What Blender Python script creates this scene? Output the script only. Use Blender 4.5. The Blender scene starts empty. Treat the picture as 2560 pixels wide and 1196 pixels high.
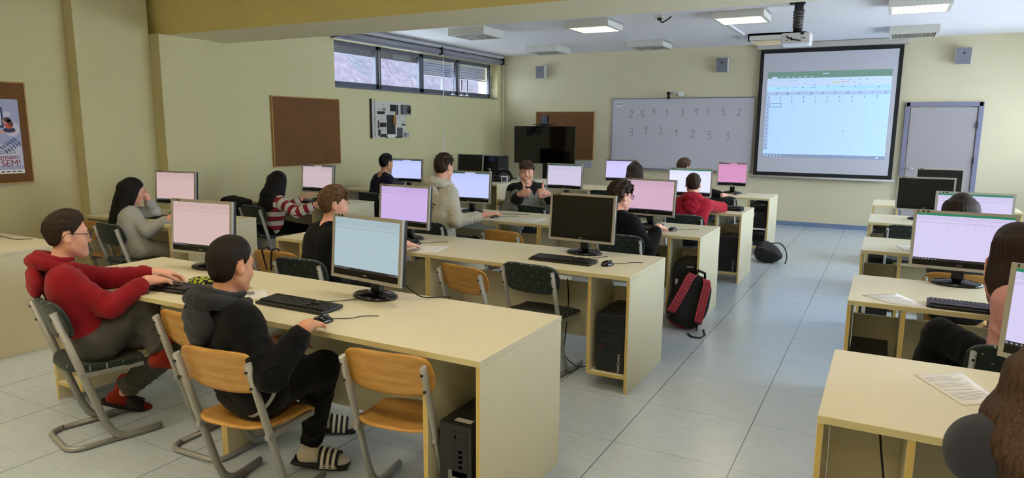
import bpy, bmesh, math, random
import numpy as np
from mathutils import Vector, Matrix, noise
PI = math.pi
sc = bpy.context.scene
COL = sc.collection
# ------------------------------------------------------------------ camera
CF, CCY, CYAW, CPIT, CROL, CZ = 1728.63, 608.38, 0.4957, 0.1664, 0.0079, 1.636
def cam_axes():
    w = np.array([-math.sin(CYAW)*math.cos(CPIT), math.cos(CYAW)*math.cos(CPIT), -math.sin(CPIT)])
    r = np.array([math.cos(CYAW), math.sin(CYAW), 0.0]); u = np.cross(r, w)
    return math.cos(CROL)*r+math.sin(CROL)*u, math.cos(CROL)*u-math.sin(CROL)*r, w
CR, CU, CW = cam_axes()
cam = bpy.data.objects.new('camera', bpy.data.cameras.new('camera')); COL.objects.link(cam)
cam.matrix_world = Matrix(((CR[0], CU[0], -CW[0], 0), (CR[1], CU[1], -CW[1], 0), (CR[2], CU[2], -CW[2], CZ), (0, 0, 0, 1)))
cam.data.sensor_fit = 'HORIZONTAL'; cam.data.sensor_width = 36; cam.data.lens = 36*CF/2560
cam.data.shift_y = (CCY-598)/2560; cam.data.clip_start = 0.05; cam.data.clip_end = 300
sc.camera = cam
def at(X, Y, **k):                      # the point of the room seen at a pixel, on the plane x=, y= or z=
    d = CW+CR*(X-1280)/CF-CU*(Y-CCY)/CF
    a, v = list(k.items())[0]; i = 'xyz'.index(a); o = np.array([0, 0, CZ])
    return Vector(o+d*(v-o[i])/d[i])
# ------------------------------------------------------------------ world, exposure
world = bpy.data.worlds.new('sky'); sc.world = world; world.use_nodes = True
wn = world.node_tree.nodes; bgn = wn['Background']
bgn.inputs[0].default_value = (0.70, 0.84, 1.0, 1); bgn.inputs[1].default_value = 7.2
sc.view_settings.view_transform = 'Standard'; sc.view_settings.look = 'None'
sc.view_settings.gamma = 1; sc.view_settings.use_curve_mapping = False
sc.view_settings.exposure = 1.12
LAMP = 13.0            # emission of a lit ceiling lamp
sc.cycles.max_bounces = 7; sc.cycles.diffuse_bounces = 5; sc.cycles.glossy_bounces = 3
sc.cycles.sample_clamp_indirect = 6.0
# ------------------------------------------------------------------ materials
def lin(c):
    if isinstance(c, str): c = [int(c[i:i+2], 16)/255 for i in (0, 2, 4)]
    return tuple((x/12.92 if x <= .04045 else ((x+.055)/1.055)**2.4) for x in c)+(1.0,)
MATS = {}
class NT:
    def __init__(s, m): s.t = m.node_tree; s.n = s.t.nodes; s.l = s.t.links
    def new(s, typ, **kw):
        nd = s.n.new(typ)
        for k, v in kw.items(): setattr(nd, k, v)
        return nd
    def inp(s, nd, i, v):
        if v is None: return
        if hasattr(v, 'is_output') or isinstance(v, bpy.types.NodeSocket): s.l.new(v, nd.inputs[i])
        else: nd.inputs[i].default_value = v
    def math(s, op, a, b=None, c=None, clamp=False):
        nd = s.new('ShaderNodeMath', operation=op, use_clamp=clamp)
        s.inp(nd, 0, a); s.inp(nd, 1, b); s.inp(nd, 2, c); return nd.outputs[0]
    def mix(s, f, a, b, mode='MIX'):
        nd = s.new('ShaderNodeMix', data_type='RGBA', blend_type=mode)
        s.inp(nd, 0, f); s.inp(nd, 6, a); s.inp(nd, 7, b); return nd.outputs[2]
    def noise(s, vec, scale, detail=3, rough=.55):
        nd = s.new('ShaderNodeTexNoise'); s.inp(nd, 'Vector', vec); nd.inputs['Scale'].default_value = scale
        nd.inputs['Detail'].default_value = detail; nd.inputs['Roughness'].default_value = rough; return nd.outputs[0]
    def ramp(s, f, stops):
        nd = s.new('ShaderNodeValToRGB'); s.inp(nd, 0, f); e = nd.color_ramp.elements
        while len(e) < len(stops): e.new(0.5)
        for el, (p, c) in zip(e, stops): el.position = p; el.color = c
        return nd.outputs[0]
    def coord(s, which='Object', scale=None, rot=None, loc=None):
        tc = s.new('ShaderNodeTexCoord').outputs[which]
        if scale is None and rot is None and loc is None: return tc
        mp = s.new('ShaderNodeMapping'); s.l.new(tc, mp.inputs[0])
        if scale: mp.inputs['Scale'].default_value = scale
        if rot: mp.inputs['Rotation'].default_value = rot
        if loc: mp.inputs['Location'].default_value = loc
        return mp.outputs[0]
    def sep(s, v):
        nd = s.new('ShaderNodeSeparateXYZ'); s.l.new(v, nd.inputs[0]); return nd.outputs
    def bump(s, h, st=.2, dist=.01):
        nd = s.new('ShaderNodeBump'); nd.inputs['Strength'].default_value = st; nd.inputs['Distance'].default_value = dist
        s.inp(nd, 'Height', h); return nd.outputs[0]
def base(name):
    m = bpy.data.materials.new(name); m.use_nodes = True; MATS[name] = m
    t = NT(m); return m, t, t.n['Principled BSDF']
def mat(name, col, rough=.5, metal=0, spec=.5, var=0, vs=8, bump=0, bs=200, bd=.002, sheen=0, coat=0, alpha=None, trans=0, sss=0):
    if name in MATS: return MATS[name]
    m, t, b = base(name); c = lin(col)
    b.inputs['Roughness'].default_value = rough; b.inputs['Metallic'].default_value = metal
    b.inputs['Specular IOR Level'].default_value = spec
    if var:
        n = t.noise(t.coord(), vs, 4)
        d = tuple(max(0, x*(1-var)) for x in c[:3])+(1,); e = tuple(min(1, x*(1+var)) for x in c[:3])+(1,)
        t.l.new(t.ramp(n, [(.3, d), (.7, e)]), b.inputs['Base Color'])
    else: b.inputs['Base Color'].default_value = c
    if bump: t.l.new(t.bump(t.noise(t.coord(), bs, 3), bump, bd), b.inputs['Normal'])
    if sheen: b.inputs['Sheen Weight'].default_value = sheen; b.inputs['Sheen Roughness'].default_value = .5
    if coat: b.inputs['Coat Weight'].default_value = coat; b.inputs['Coat Roughness'].default_value = .08
    if trans: b.inputs['Transmission Weight'].default_value = trans; b.inputs['IOR'].default_value = 1.45
    if sss: b.inputs['Subsurface Weight'].default_value = sss; b.inputs['Subsurface Radius'].default_value = (.012, .005, .003); b.inputs['Subsurface Scale'].default_value = 1.0
    return m
def emis(name, col, st):
    if name in MATS: return MATS[name]
    m, t, b = base(name); c = lin(col)
    b.inputs['Base Color'].default_value = c; b.inputs['Emission Color'].default_value = c; b.inputs['Emission Strength'].default_value = st
    return m
# ------------------------------------------------------------------ mesh helpers
def link(o, parent=None):
    COL.objects.link(o)
    if parent is not None: o.parent = parent
    return o
def obj(name, bm, mats, parent=None, smooth=False, loc=None, autosm=None):
    if isinstance(bm, bmesh.types.BMesh):
        me = bpy.data.meshes.new(name); bm.normal_update(); bm.to_mesh(me); bm.free()
    else: me = bm
    if not isinstance(mats, (list, tuple)): mats = [mats]
    for mm in mats: me.materials.append(mm)
    if smooth: me.polygons.foreach_set('use_smooth', [True]*len(me.polygons))
    o = bpy.data.objects.new(name, me); link(o, parent)
    if loc is not None: o.location = loc
    return o
def tag(o, label=None, cat=None, group=None, kind=None):
    if label: o['label'] = label
    if cat: o['category'] = cat
    if group: o['group'] = group
    if kind: o['kind'] = kind
    return o
def thing(name, label, cat, loc=(0, 0, 0), rz=0, group=None):
    o = bpy.data.objects.new(name, None); o.empty_display_size = .1; COL.objects.link(o)
    o.location = loc; o.rotation_euler = (0, 0, rz); return tag(o, label, cat, group)
def dup(root, loc=None, rz=None, label=None, group=None):
    r = root.copy(); COL.objects.link(r)
    if loc is not None: r.location = loc
    if rz is not None: r.rotation_euler = (0, 0, rz)
    if label: r['label'] = label
    if group: r['group'] = group
    for ch in list(root.children):
        c = ch.copy(); COL.objects.link(c); c.parent = r
        for g in ch.children:
            d = g.copy(); COL.objects.link(d); d.parent = c
    return r
def child(o, name):
    for c in o.children:
        if c.name.split('.')[0] == name: return c
        for d in c.children:
            if d.name.split('.')[0] == name: return d
def setmat(o, m):
    o.material_slots[0].link = 'OBJECT'; o.material_slots[0].material = m
def bx(bm, lo, hi, bev=0, M=None, mi=0, front=None):
    """box between two corners; front = material index of the faces looking to -Y"""
    lo = Vector(lo); hi = Vector(hi); c = (lo+hi)/2; s = hi-lo
    r = bmesh.ops.create_cube(bm, size=1, matrix=Matrix.Translation(c) @ Matrix.Diagonal((s.x, s.y, s.z, 1)))
    vs = r['verts']; fs = set(f for v in vs for f in v.link_faces)
    for f in fs: f.material_index = mi
    if front is not None:
        for f in fs:
            f.normal_update()
            if f.normal.y < -.9: f.material_index = front
    if bev:
        es = list(set(e for v in vs for e in v.link_edges))
        rr = bmesh.ops.bevel(bm, geom=es, offset=bev, segments=2, affect='EDGES', profile=.6)
        vs = list(set(v for f in rr['faces'] for v in f.verts) | set(v for v in vs if v.is_valid))
    if M is not None: bmesh.ops.transform(bm, matrix=M, verts=[v for v in vs if v.is_valid])
    return vs
def tube(bm, pts, rad, n=8, mi=0, cap=True, flat=1.0, up=None, closed=False):
    """tube along points; rad number or list; flat squashes the profile across the up vector"""
    pts = [Vector(p) for p in pts]; N = len(pts); rings = []
    for i, p in enumerate(pts):
        if closed: t = pts[(i+1) % N]-pts[i-1]
        else: t = (pts[min(i+1, N-1)]-pts[max(i-1, 0)])
        t = t.normalized() if t.length > 1e-9 else Vector((0, 0, 1))
        if up is None:
            a = Vector((0, 0, 1)) if abs(t.z) < .9 else Vector((0, 1, 0))
            if i: a = prev
        else: a = Vector(up)
        x = (a-t*a.dot(t)).normalized(); y = t.cross(x); prev = x
        r = rad[i] if isinstance(rad, (list, tuple)) else rad
        rings.append([bm.verts.new(p+x*(math.cos(2*PI*k/n)*r*flat)+y*(math.sin(2*PI*k/n)*r)) for k in range(n)])
    for i in range(N if closed else N-1):
        A = rings[i]; B = rings[(i+1) % N]
        for k in range(n):
            f = bm.faces.new((A[k], A[(k+1) % n], B[(k+1) % n], B[k])); f.material_index = mi; f.smooth = True
    if cap and not closed:
        for R_, fl in ((rings[0], True), (rings[-1], False)):
            f = bm.faces.new(list(reversed(R_)) if fl else R_); f.material_index = mi
    return rings
def lathe(bm, prof, n=24, M=None, mi=0, sx=1, sy=1):
    vs = []; rings = []
    for r, z in prof:
        ring = [bm.verts.new((math.cos(2*PI*k/n)*r*sx, math.sin(2*PI*k/n)*r*sy, z)) for k in range(n)]
        rings.append(ring); vs += ring
    for i in range(len(rings)-1):
        for k in range(n):
            f = bm.faces.new((rings[i][k], rings[i][(k+1) % n], rings[i+1][(k+1) % n], rings[i+1][k])); f.smooth = True; f.material_index = mi
    f = bm.faces.new(list(reversed(rings[0]))); f.material_index = mi
    f = bm.faces.new(rings[-1]); f.material_index = mi
    if M is not None: bmesh.ops.transform(bm, matrix=M, verts=vs)
    return vs
def sheet(bm, f, nu, nv, thick=0, mi=0):
    """grid surface f(u,v), given thickness along its normals"""
    P = [[Vector(f(i/nu, j/nv)) for j in range(nv+1)] for i in range(nu+1)]
    def nrm(i, j):
        a = P[min(i+1, nu)][j]-P[max(i-1, 0)][j]; b = P[i][min(j+1, nv)]-P[i][max(j-1, 0)]
        return a.cross(b).normalized()
    A = [[bm.verts.new(P[i][j]) for j in range(nv+1)] for i in range(nu+1)]
    def q(a, b, c, d):
        try: fc = bm.faces.new((a, b, c, d)); fc.smooth = True; fc.material_index = mi
        except ValueError: pass
    for i in range(nu):
        for j in range(nv): q(A[i][j], A[i+1][j], A[i+1][j+1], A[i][j+1])
    if thick:
        B = [[bm.verts.new(P[i][j]-nrm(i, j)*thick) for j in range(nv+1)] for i in range(nu+1)]
        for i in range(nu):
            for j in range(nv): q(B[i][j+1], B[i+1][j+1], B[i+1][j], B[i][j])
            q(A[i+1][0], A[i][0], B[i][0], B[i+1][0]); q(A[i][nv], A[i+1][nv], B[i+1][nv], B[i][nv])
        for j in range(nv):
            q(A[0][j], A[0][j+1], B[0][j+1], B[0][j]); q(A[nu][j+1], A[nu][j], B[nu][j], B[nu][j+1])
def spline(pts, n=8):
    """Catmull-Rom through the points"""
    P = [Vector(p) for p in pts]; P = [P[0]*2-P[1]]+P+[P[-1]*2-P[-2]]; out = []
    for i in range(1, len(P)-2):
        a, b, c, d = P[i-1:i+3]
        for k in range(n):
            t = k/n
            out.append(.5*((2*b)+(c-a)*t+(2*a-5*b+4*c-d)*t*t+(3*b-a-3*c+d)*t**3))
    return out+[P[-2]]
def text_mesh(s, size, M, depth=.0006, align='CENTER', shear=0):
    cu = bpy.data.curves.new('t', 'FONT'); cu.body = s; cu.size = size; cu.extrude = depth; cu.align_x = align; cu.shear = shear; cu.resolution_u = 3
    o = bpy.data.objects.new('t', cu); me = bpy.data.meshes.new_from_object(o)
    me.transform(M); bpy.data.objects.remove(o); bpy.data.curves.remove(cu); return me
def add_mesh(bm, me, mi=0):
    n0 = len(bm.faces); bm.from_mesh(me); bm.faces.ensure_lookup_table()
    for f in bm.faces[n0:]: f.material_index = mi
    bpy.data.meshes.remove(me)
def frame_M(o, x, y):
    x = Vector(x).normalized(); y = Vector(y); z = x.cross(y).normalized(); y = z.cross(x)
    return Matrix(((x.x, y.x, z.x, o[0]), (x.y, y.y, z.y, o[1]), (x.z, y.z, z.z, o[2]), (0, 0, 0, 1)))
def RZ(a): return Matrix.Rotation(a, 4, 'Z')
def T(*v): return Matrix.Translation(Vector(v))
# ---- shared materials
M_WOODTOP = mat('cream_laminate', 'd8cfb0', .42, var=.02, vs=3, bump=.03, bs=400)
M_EDGE = mat('beech_edge_band', 'c9ae62', .5, var=.05, vs=20)
M_STEEL = mat('grey_lacquered_steel', '9a9a97', .38, metal=.3)
M_BLACK = mat('black_plastic', '0d0d0e', .4)
M_GLOSS = mat('gloss_black_plastic', '070708', .12)
M_SILVER = mat('silver_plastic', 'aba89f', .36, metal=.25)
M_WHITE = mat('white_plastic', 'd8d8d8', .45)
M_PAPER = mat('paper', 'e6e3dc', .8)
M_INK = mat('ink', '2c2c2e', .8)
M_CORD = mat('black_cable', '0a0a0a', .5)
def wood_mat():
    m, t, b = base('beech_plywood'); v = t.coord('Object', scale=(1, 1, 1))
    n = t.noise(t.coord('Object', scale=(3, 14, 14)), 3.0, 5, .6)
    w = t.new('ShaderNodeTexWave', wave_type='RINGS', rings_direction='Y'); t.l.new(t.coord('Object', scale=(1.2, 3, 5), loc=(.3, .1, -.6)), w.inputs[0])
    w.inputs['Scale'].default_value = 1.4; w.inputs['Distortion'].default_value = 7; w.inputs['Detail'].default_value = 3
    f = t.math('ADD', t.math('MULTIPLY', n, .86), t.math('MULTIPLY', w.outputs[1], .14))
    t.l.new(t.ramp(f, [(.25, lin('b07c33')), (.55, lin('c49248')), (.8, lin('cfa35c'))]), b.inputs['Base Color'])
    b.inputs['Roughness'].default_value = .33; return m
M_PLY = wood_mat()
def dots_mat():
    m, t, b = base('green_dotted_upholstery')
    v = t.coord('UV')
    s = t.sep(v); u = t.math('MULTIPLY', s[0], 26.0); w = t.math('MULTIPLY', s[1], 26.0)
    a = t.math('ADD', u, w); c = t.math('SUBTRACT', u, w)
    def d(x): return t.math('ABSOLUTE', t.math('SUBTRACT', t.math('FRACT', t.math('MULTIPLY', x, .5)), .5))
    dd = t.math('ADD', t.math('POWER', d(a), 2.0), t.math('POWER', d(c), 2.0))
    k = t.math('LESS_THAN', dd, .0055)
    n = t.noise(t.coord(), 300, 2)
    g = t.ramp(n, [(.3, lin('131d19')), (.7, lin('1f2c26'))])
    t.l.new(t.mix(k, g, lin('7f8f7c')), b.inputs['Base Color']); b.inputs['Roughness'].default_value = .9
    b.inputs['Sheen Weight'].default_value = .15
    t.l.new(t.bump(n, .3, .002), b.inputs['Normal']); return m
M_DOTS = dots_mat()
# ================================================================== THE ROOM
XW, YF, ZC = -7.11, 12.67, 3.05
XN, XA, XB = -7.35, -7.2, -7.03           # near wall, first pillar, second pillar
XR, YB = 2.75, -2.2
M_WALL = mat('cream_wall_paint', 'd0c699', .85, var=.015, vs=2, bump=.05, bs=150)
M_WALL2 = mat('front_wall_paint', 'd3c8a8', .85, var=.015, vs=2, bump=.05, bs=150)
M_BEAM = mat('yellow_wall_paint', 'e6d68e', .85, var=.015, vs=2, bump=.05, bs=150)
M_CEIL = mat('ceiling_paint', 'e2dfe3', .9, var=.01, vs=2)
def floor_mat():
    m, t, b = base('blue_grey_vinyl_tiles')
    co = t.coord('Object'); s = t.sep(co); L = .605
    fx = t.math('FRACT', t.math('DIVIDE', t.math('ADD', s[0], 1.155+L*40), L)); fy = t.math('FRACT', t.math('DIVIDE', t.math('SUBTRACT', s[1], 5.093-L*40), L))
    def line(f, w): return t.math('LESS_THAN', t.math('SUBTRACT', .5, t.math('ABSOLUTE', t.math('SUBTRACT', f, .5))), w)
    j = t.math('MAXIMUM', line(fx, .0035), t.math('MULTIPLY', line(fy, .003), .55))
    n1 = t.noise(t.coord('Object', scale=(.6, 6, 1), rot=(0, 0, .12)), 9, 6, .7); n2 = t.noise(t.coord('Object', scale=(1.5, 26, 1), rot=(0, 0, .12)), 9, 3, .6)
    f = t.math('ADD', t.math('MULTIPLY', n1, .6), t.math('MULTIPLY', n2, .4))
    c = t.ramp(f, [(.28, lin('a6b0b8')), (.5, lin('b6c0c8')), (.72, lin('c4cdd4'))])
    t.l.new(t.mix(j, c, lin('4d555e')), b.inputs['Base Color'])
    t.l.new(t.math('ADD', .16, t.math('MULTIPLY', n1, .14)), b.inputs['Roughness']); b.inputs['Specular IOR Level'].default_value = .55
    return m
def struct(name, bm, m, **k): return tag(obj(name, bm, m, **k), kind='structure')
bm = bmesh.new(); bx(bm, (XN-.3, YB-.2, -.1), (XR+.2, YF+.2, 0)); struct('floor', bm, floor_mat())
bm = bmesh.new(); bx(bm, (XN-.3, YB-.2, ZC), (XR+.2, YF+.2, ZC+.12)); struct('ceiling', bm, M_CEIL)
# left wall: near stretch, two pillars, far stretch with the window opening
WY0, WY1, WZ0, WZ1 = 7.75, 12.47, 2.205, 2.87
bm = bmesh.new()
bx(bm, (XN-.2, YB, 0), (XN, 5.1, ZC))
bx(bm, (XN-.2, 5.1, 0), (XW, WY0, ZC)); bx(bm, (XN-.2, WY0, 0), (XW, WY1, WZ0)); bx(bm, (XN-.2, WY0, WZ1), (XW, WY1, ZC)); bx(bm, (XN-.2, WY1, 0), (XW, YF, ZC))
struct('wall_left', bm, M_WALL)
bm = bmesh.new(); bx(bm, (XN, 4.165, 0), (XA, 4.96, ZC)); struct('trim_1', bm, M_WALL)
bm = bmesh.new(); bx(bm, (XN, 4.96, 0), (XB, 5.64, 2.6)); struct('trim_2', bm, M_WALL)
bm = bmesh.new(); bx(bm, (XN, 5.05, 2.595), (XR, 5.88, ZC)); 
for f in bm.faces:
    f.normal_update(); f.material_index = 1 if f.normal.z < -.9 else 0
struct('trim_3', bm, [M_BEAM, mat('beam_underside_bounce_lit', 'efe9cc', .85)])  # cream underside, its colour lightened further to stand in for bounced light
bm = bmesh.new(); bx(bm, (XN-.2, YF, 0), (XR+.2, YF+.2, ZC)); struct('wall_front', bm, M_WALL2)
bm = bmesh.new(); bx(bm, (XN-.2, YB-.2, 0), (XR+.2, YB, ZC)); struct('wall_back', bm, M_WALL)
bm = bmesh.new(); bx(bm, (XW, YF-.012, 0), (XR, YF, .075)); struct('baseboard_front', bm, mat('blue_skirting', '6f7f9d', .5))
# right wall (outside the frame) with a band of windows that light the room
bm = bmesh.new(); RW0, RW1 = .95, 2.45
bx(bm, (XR, YB, 0), (XR+.2, YF, RW0)); bx(bm, (XR, YB, RW1), (XR+.2, YF, ZC))
ry = [YB, 3.9, 6.5, 7.1, 9.7, 10.1, 12.3, YF]
for a, b in zip(ry[0::2], ry[1::2]): bx(bm, (XR, a, RW0), (XR+.2, b, RW1))
struct('wall_right', bm, M_WALL)
M_FRAME = mat('grey_window_frame', '5d5f6b', .5)
def glass_mat():
    m, t, b = base('window_glass'); n = t.n; n.remove(b)
    tr = t.new('ShaderNodeBsdfTransparent'); gl = t.new('ShaderNodeBsdfGlossy'); gl.inputs['Roughness'].default_value = .02
    mx = t.new('ShaderNodeMixShader'); fr = t.new('ShaderNodeFresnel'); fr.inputs[0].default_value = 1.45
    t.l.new(t.math('MULTIPLY', fr.outputs[0], .6), mx.inputs[0]); t.l.new(tr.outputs[0], mx.inputs[1]); t.l.new(gl.outputs[0], mx.inputs[2])
    t.l.new(mx.outputs[0], t.n['Material Output'].inputs[0]); return m
M_GLASS = glass_mat()
wcount = 0
for a, b in zip(ry[1::2], ry[2::2]):
    wcount += 1; bm = bmesh.new(); x0 = XR+.06
    for lo, hi in (((x0, a, RW0), (x0+.06, b, RW0+.07)), ((x0, a, RW1-.07), (x0+.06, b, RW1)), ((x0, a, RW0), (x0+.06, a+.07, RW1)), ((x0, b-.07, RW0), (x0+.06, b, RW1)), ((x0, (a+b)/2-.04, RW0), (x0+.06, (a+b)/2+.04, RW1))): bx(bm, lo, hi)
    w = struct('window_%d' % (wcount+4), bm, M_FRAME); bm = bmesh.new(); bx(bm, (x0+.02, a+.05, RW0+.05), (x0+.028, b-.05, RW1-.05)); obj('pane', bm, M_GLASS, w)
# the high window band on the left: four sashes in a deep reveal
XG = XW-.15
M_SLAT = mat('blind_slat_metal', '8d92a6', .4, metal=.4); M_SLATD = mat('dark_blind_housing', '474752', .5)
yb = [WY0, at(945, 120, x=XG).y, at(1053, 130, x=XG).y, at(1144, 150, x=XG).y, at(1226, 160, x=XG).y]
for i in range(4):
    a, b = yb[i], yb[i+1]; bm = bmesh.new(); f = .085
    for lo, hi in (((XG-.05, a, WZ0), (XG, b, WZ0+f)), ((XG-.05, a, WZ1-.06), (XG, b, WZ1)), ((XG-.05, a, WZ0), (XG, a+f*.75, WZ1)), ((XG-.05, b-f*.75, WZ0), (XG, b, WZ1))): bx(bm, lo, hi, .004)
    w = struct('window_%d' % (i+1), bm, M_FRAME)
    bm = bmesh.new(); bx(bm, (XG-.03, a+.05, WZ0+.06), (XG-.022, b-.05, WZ1-.04)); obj('pane', bm, M_GLASS, w)
    bm = bmesh.new()
    if i < 2: bx(bm, (XG-.085, a+.03, WZ1-.16), (XG-.07, b-.03, WZ1)); obj('blind_housing', bm, M_SLATD, w)
    else:
        for k in range(6):
            z = WZ1-.07-k*.042
            bx(bm, (-.03, a+.03, -.002), (.03, b-.03, .002), M=T(XG-.09, 0, z) @ Matrix.Rotation(.9, 4, 'Y'))
        bx(bm, (XG-.11, a+.03, WZ1-.335), (XG-.08, b-.03, WZ1-.31)); obj('blind_slats', bm, M_SLAT, w)
    if i in (0, 2, 3):
        bm = bmesh.new()
        if i == 3: tube(bm, [(XG+.005, b-.03, 2.42), (XG+.045, b-.03, 2.42), (XG+.045, b-.03, 2.64), (XG+.005, b-.03, 2.64)], .008)
        else: tube(bm, [(XG+.01, b+.0, WZ0+.02), (XG+.01, b+.0, WZ1-.05)], .011)
        obj('handle' if i == 3 else 'opening_rod', bm, mat('pale_rod', 'b9b4ae', .4) if i != 3 else M_FRAME, w)
bm = bmesh.new(); bx(bm, (XG-.02, WY0, WZ0-.02), (XW+.02, WY1, WZ0), .004); struct('trim_4', bm, M_FRAME)
bm = bmesh.new(); bx(bm, (XG-.05, yb[4], WZ0), (XG-.0, WY1, WZ1)); struct('trim_5', bm, M_WALL)
# wooded hillside and neighbouring house outside that window
def hill_mat():
    m, t, b = base('misty_woodland')
    n1 = t.noise(t.coord('Object', scale=(1, 1, .6)), 2.6, 6, .7); n2 = t.noise(t.coord(), .16, 3)
    c = t.ramp(n1, [(.3, lin('484854')), (.5, lin('625d68')), (.7, lin('77727c'))]); d = t.ramp(n2, [(.42, lin('d2b8b8')), (.6, lin('a0b2a6'))])
    t.l.new(t.mix(.5, c, d, 'MULTIPLY'), b.inputs['Base Color']); b.inputs['Roughness'].default_value = 1; b.inputs['Specular IOR Level'].default_value = 0
    return m
bm = bmesh.new(); random.seed(3)
sheet(bm, lambda u, v: (-34-26*v+1.5*math.sin(u*31)*v, 10+70*u, -2+34*v+1.2*noise.noise((u*40, v*20, 0))), 60, 24, .5)
struct('hillside', bm, hill_mat())
bm = bmesh.new(); bx(bm, (-20, 36.9, -2), (-16, 41, 9)); struct('neighbour_house', bm, mat('pink_render', 'd9b4a4', .9))
# roller blind rail over the window
bm = bmesh.new(); bx(bm, (XW+.005, 7.68, 2.985), (XW+.10, 12.55, 3.04), .004)
rb = thing('roller_blind', 'long grey roller blind rail above the high left windows', 'blind'); rb.location = (XW, 10.1, 2.9)
iv = T(-XW, -10.1, -2.9)
def sub(parent, name, bm, m, smooth=False):
    bmesh.ops.transform(bm, matrix=T(*(-parent.location)), verts=bm.verts); return obj(name, bm, m, parent, smooth)
M_BLIND = mat('grey_blind_cloth', '8f8e99', .6)
sub(rb, 'rail', bm, mat('pale_rail', 'b8b6c0', .4))
for y0, y1 in ((7.70, 10.30), (10.36, 12.50)):
    bm = bmesh.new(); tube(bm, [(XW+.07, y0, 2.93), (XW+.07, y1, 2.93)], .042, 14); bx(bm, (XW+.045, y0, 2.86), (XW+.065, y1, 2.90)); sub(rb, 'roller', bm, M_BLIND)
for y in (7.68, 10.33, 12.53):
    bm = bmesh.new(); bx(bm, (XW+.02, y-.02, 2.87), (XW+.125, y+.02, 3.0), .006); sub(rb, 'bracket', bm, M_BLACK)
bm = bmesh.new(); tube(bm, spline([(XW+.13, 10.33, 2.88), (XW+.135, 10.33, 2.2), (XW+.13, 10.34, 1.1)], 6), .006, 6); sub(rb, 'pull_cord', bm, M_WHITE)
bm = bmesh.new(); tube(bm, [(XW+.06, YF-.06, 3.04), (XW+.06, YF-.06, .4)], .014, 8); tube(bm, [(XW+.06, YF-.06, 1.06), (XW+.06, YF-.3, 1.06)], .014, 8)
tag(obj('heating_pipe', bm, M_WALL2), 'thin painted heating pipe running down the far left corner', 'pipe')
bm = bmesh.new()
for k in range(7): bx(bm, (XW+.045, 11.3+.14*k, .30), (XW+.115, 11.42+.14*k, 1.02), .015)
bx(bm, (XW+.055, 11.3, .34), (XW+.105, 12.28, .40)); bx(bm, (XW+.055, 11.3, .94), (XW+.105, 12.28, .99)); bx(bm, (XW+.001, 11.5, .5), (XW+.05, 11.54, .55)); bx(bm, (XW+.001, 12.1, .5), (XW+.05, 12.14, .55))
tag(obj('radiator', bm, M_WHITE), 'white panel radiator on the left wall beside the teacher table', 'radiator')
# three small table flags on the sill
for i, (px, colr, lab) in enumerate(((1132, 'c9cfe0', 'little pale table flag, leftmost of three on the window sill'), (1153, '4a1a26', 'little dark red table flag, middle of three on the window sill'), (1167, '252a45', 'little navy table flag, rightmost of three on the window sill'))):
    p = at(px, 238, x=XW-.05); t_ = thing('table_flag', lab, 'flag', (XW-.05, p.y, WZ0), 0, 'table flags on the sill')
    bm = bmesh.new(); lathe(bm, [(.05, 0), (.05, .006), (.03, .02), (.006, .03)], 14); obj('foot', bm, M_WHITE, t_)
    bm = bmesh.new(); tube(bm, [(0, 0, .02), (0, 0, .30)], .004, 6); obj('pole', bm, M_WHITE, t_)
    bm = bmesh.new(); sheet(bm, lambda u, v: (.003*math.sin(v*5), .004+.03*u, .30-.2*v), 3, 8, .002); obj('cloth', bm, mat('flag_cloth_%d' % i, colr, .8), t_)
# ---- things on the walls
def cork_mat():
    m, t, b = base('brown_cork'); n = t.noise(t.coord(), 120, 4, .7); n2 = t.noise(t.coord(), 4, 3)
    t.l.new(t.mix(.25, t.ramp(n, [(.3, lin('5e3c1c')), (.7, lin('7d5530'))]), t.ramp(n2, [(.3, lin('6f4a25')), (.7, lin('8a5f36'))])), b.inputs['Base Color'])
    b.inputs['Roughness'].default_value = .95; t.l.new(t.bump(n, .4, .003), b.inputs['Normal']); return m
M_CORK = cork_mat(); M_PINE = mat('pine_edge', 'b58d4f', .6)
def corkboard(lab, lo, hi, wall):
    c = [(a+b)/2 for a, b in zip(lo, hi)]; t_ = thing('corkboard', lab, 'board', c)
    bm = bmesh.new(); bx(bm, lo, hi, .002); sub(t_, 'cork_panel', bm, M_CORK)
    bm = bmesh.new(); e = .012
    if wall == 'x':
        x0, x1 = lo[0], hi[0]+.004
        bx(bm, (x0, lo[1]-e, lo[2]), (x1, lo[1], hi[2])); bx(bm, (x0, hi[1], lo[2]), (x1, hi[1]+e, hi[2])); bx(bm, (x0, lo[1]-e, hi[2]), (x1, hi[1]+e, hi[2]+e)); bx(bm, (x0, lo[1]-e, lo[2]-e), (x1, hi[1]+e, lo[2]))
    else:
        y0, y1 = lo[1]-.004, hi[1]
        bx(bm, (lo[0]-e, y0, lo[2]), (lo[0], y1, hi[2])); bx(bm, (hi[0], y0, lo[2]), (hi[0]+e, y1, hi[2])); bx(bm, (lo[0]-e, y0, hi[2]), (hi[0]+e, y1, hi[2]+e)); bx(bm, (lo[0]-e, y0, lo[2]-e), (hi[0]+e, y1, lo[2]))
    sub(t_, 'edging', bm, M_PINE); return t_
corkboard('large bare brown corkboard on the left wall before the windows', (XW+.001, 6.54, 1.10), (XW+.03, 7.78, 2.005), 'x')
corkboard('brown corkboard on the front wall half hidden by the television', (-6.30, YF-.03, 1.02), (-5.07, YF-.001, 1.935), 'y')
ky1 = at(53, 209, x=XN).y; kz1 = at(53, 209, x=XN).z; kz0 = at(78, 453, x=XN).z
corkboard('brown corkboard carrying a lilac poster at the left edge', (XN+.001, ky1-1.25, kz0), (XN+.03, ky1, kz1), 'x')
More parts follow.
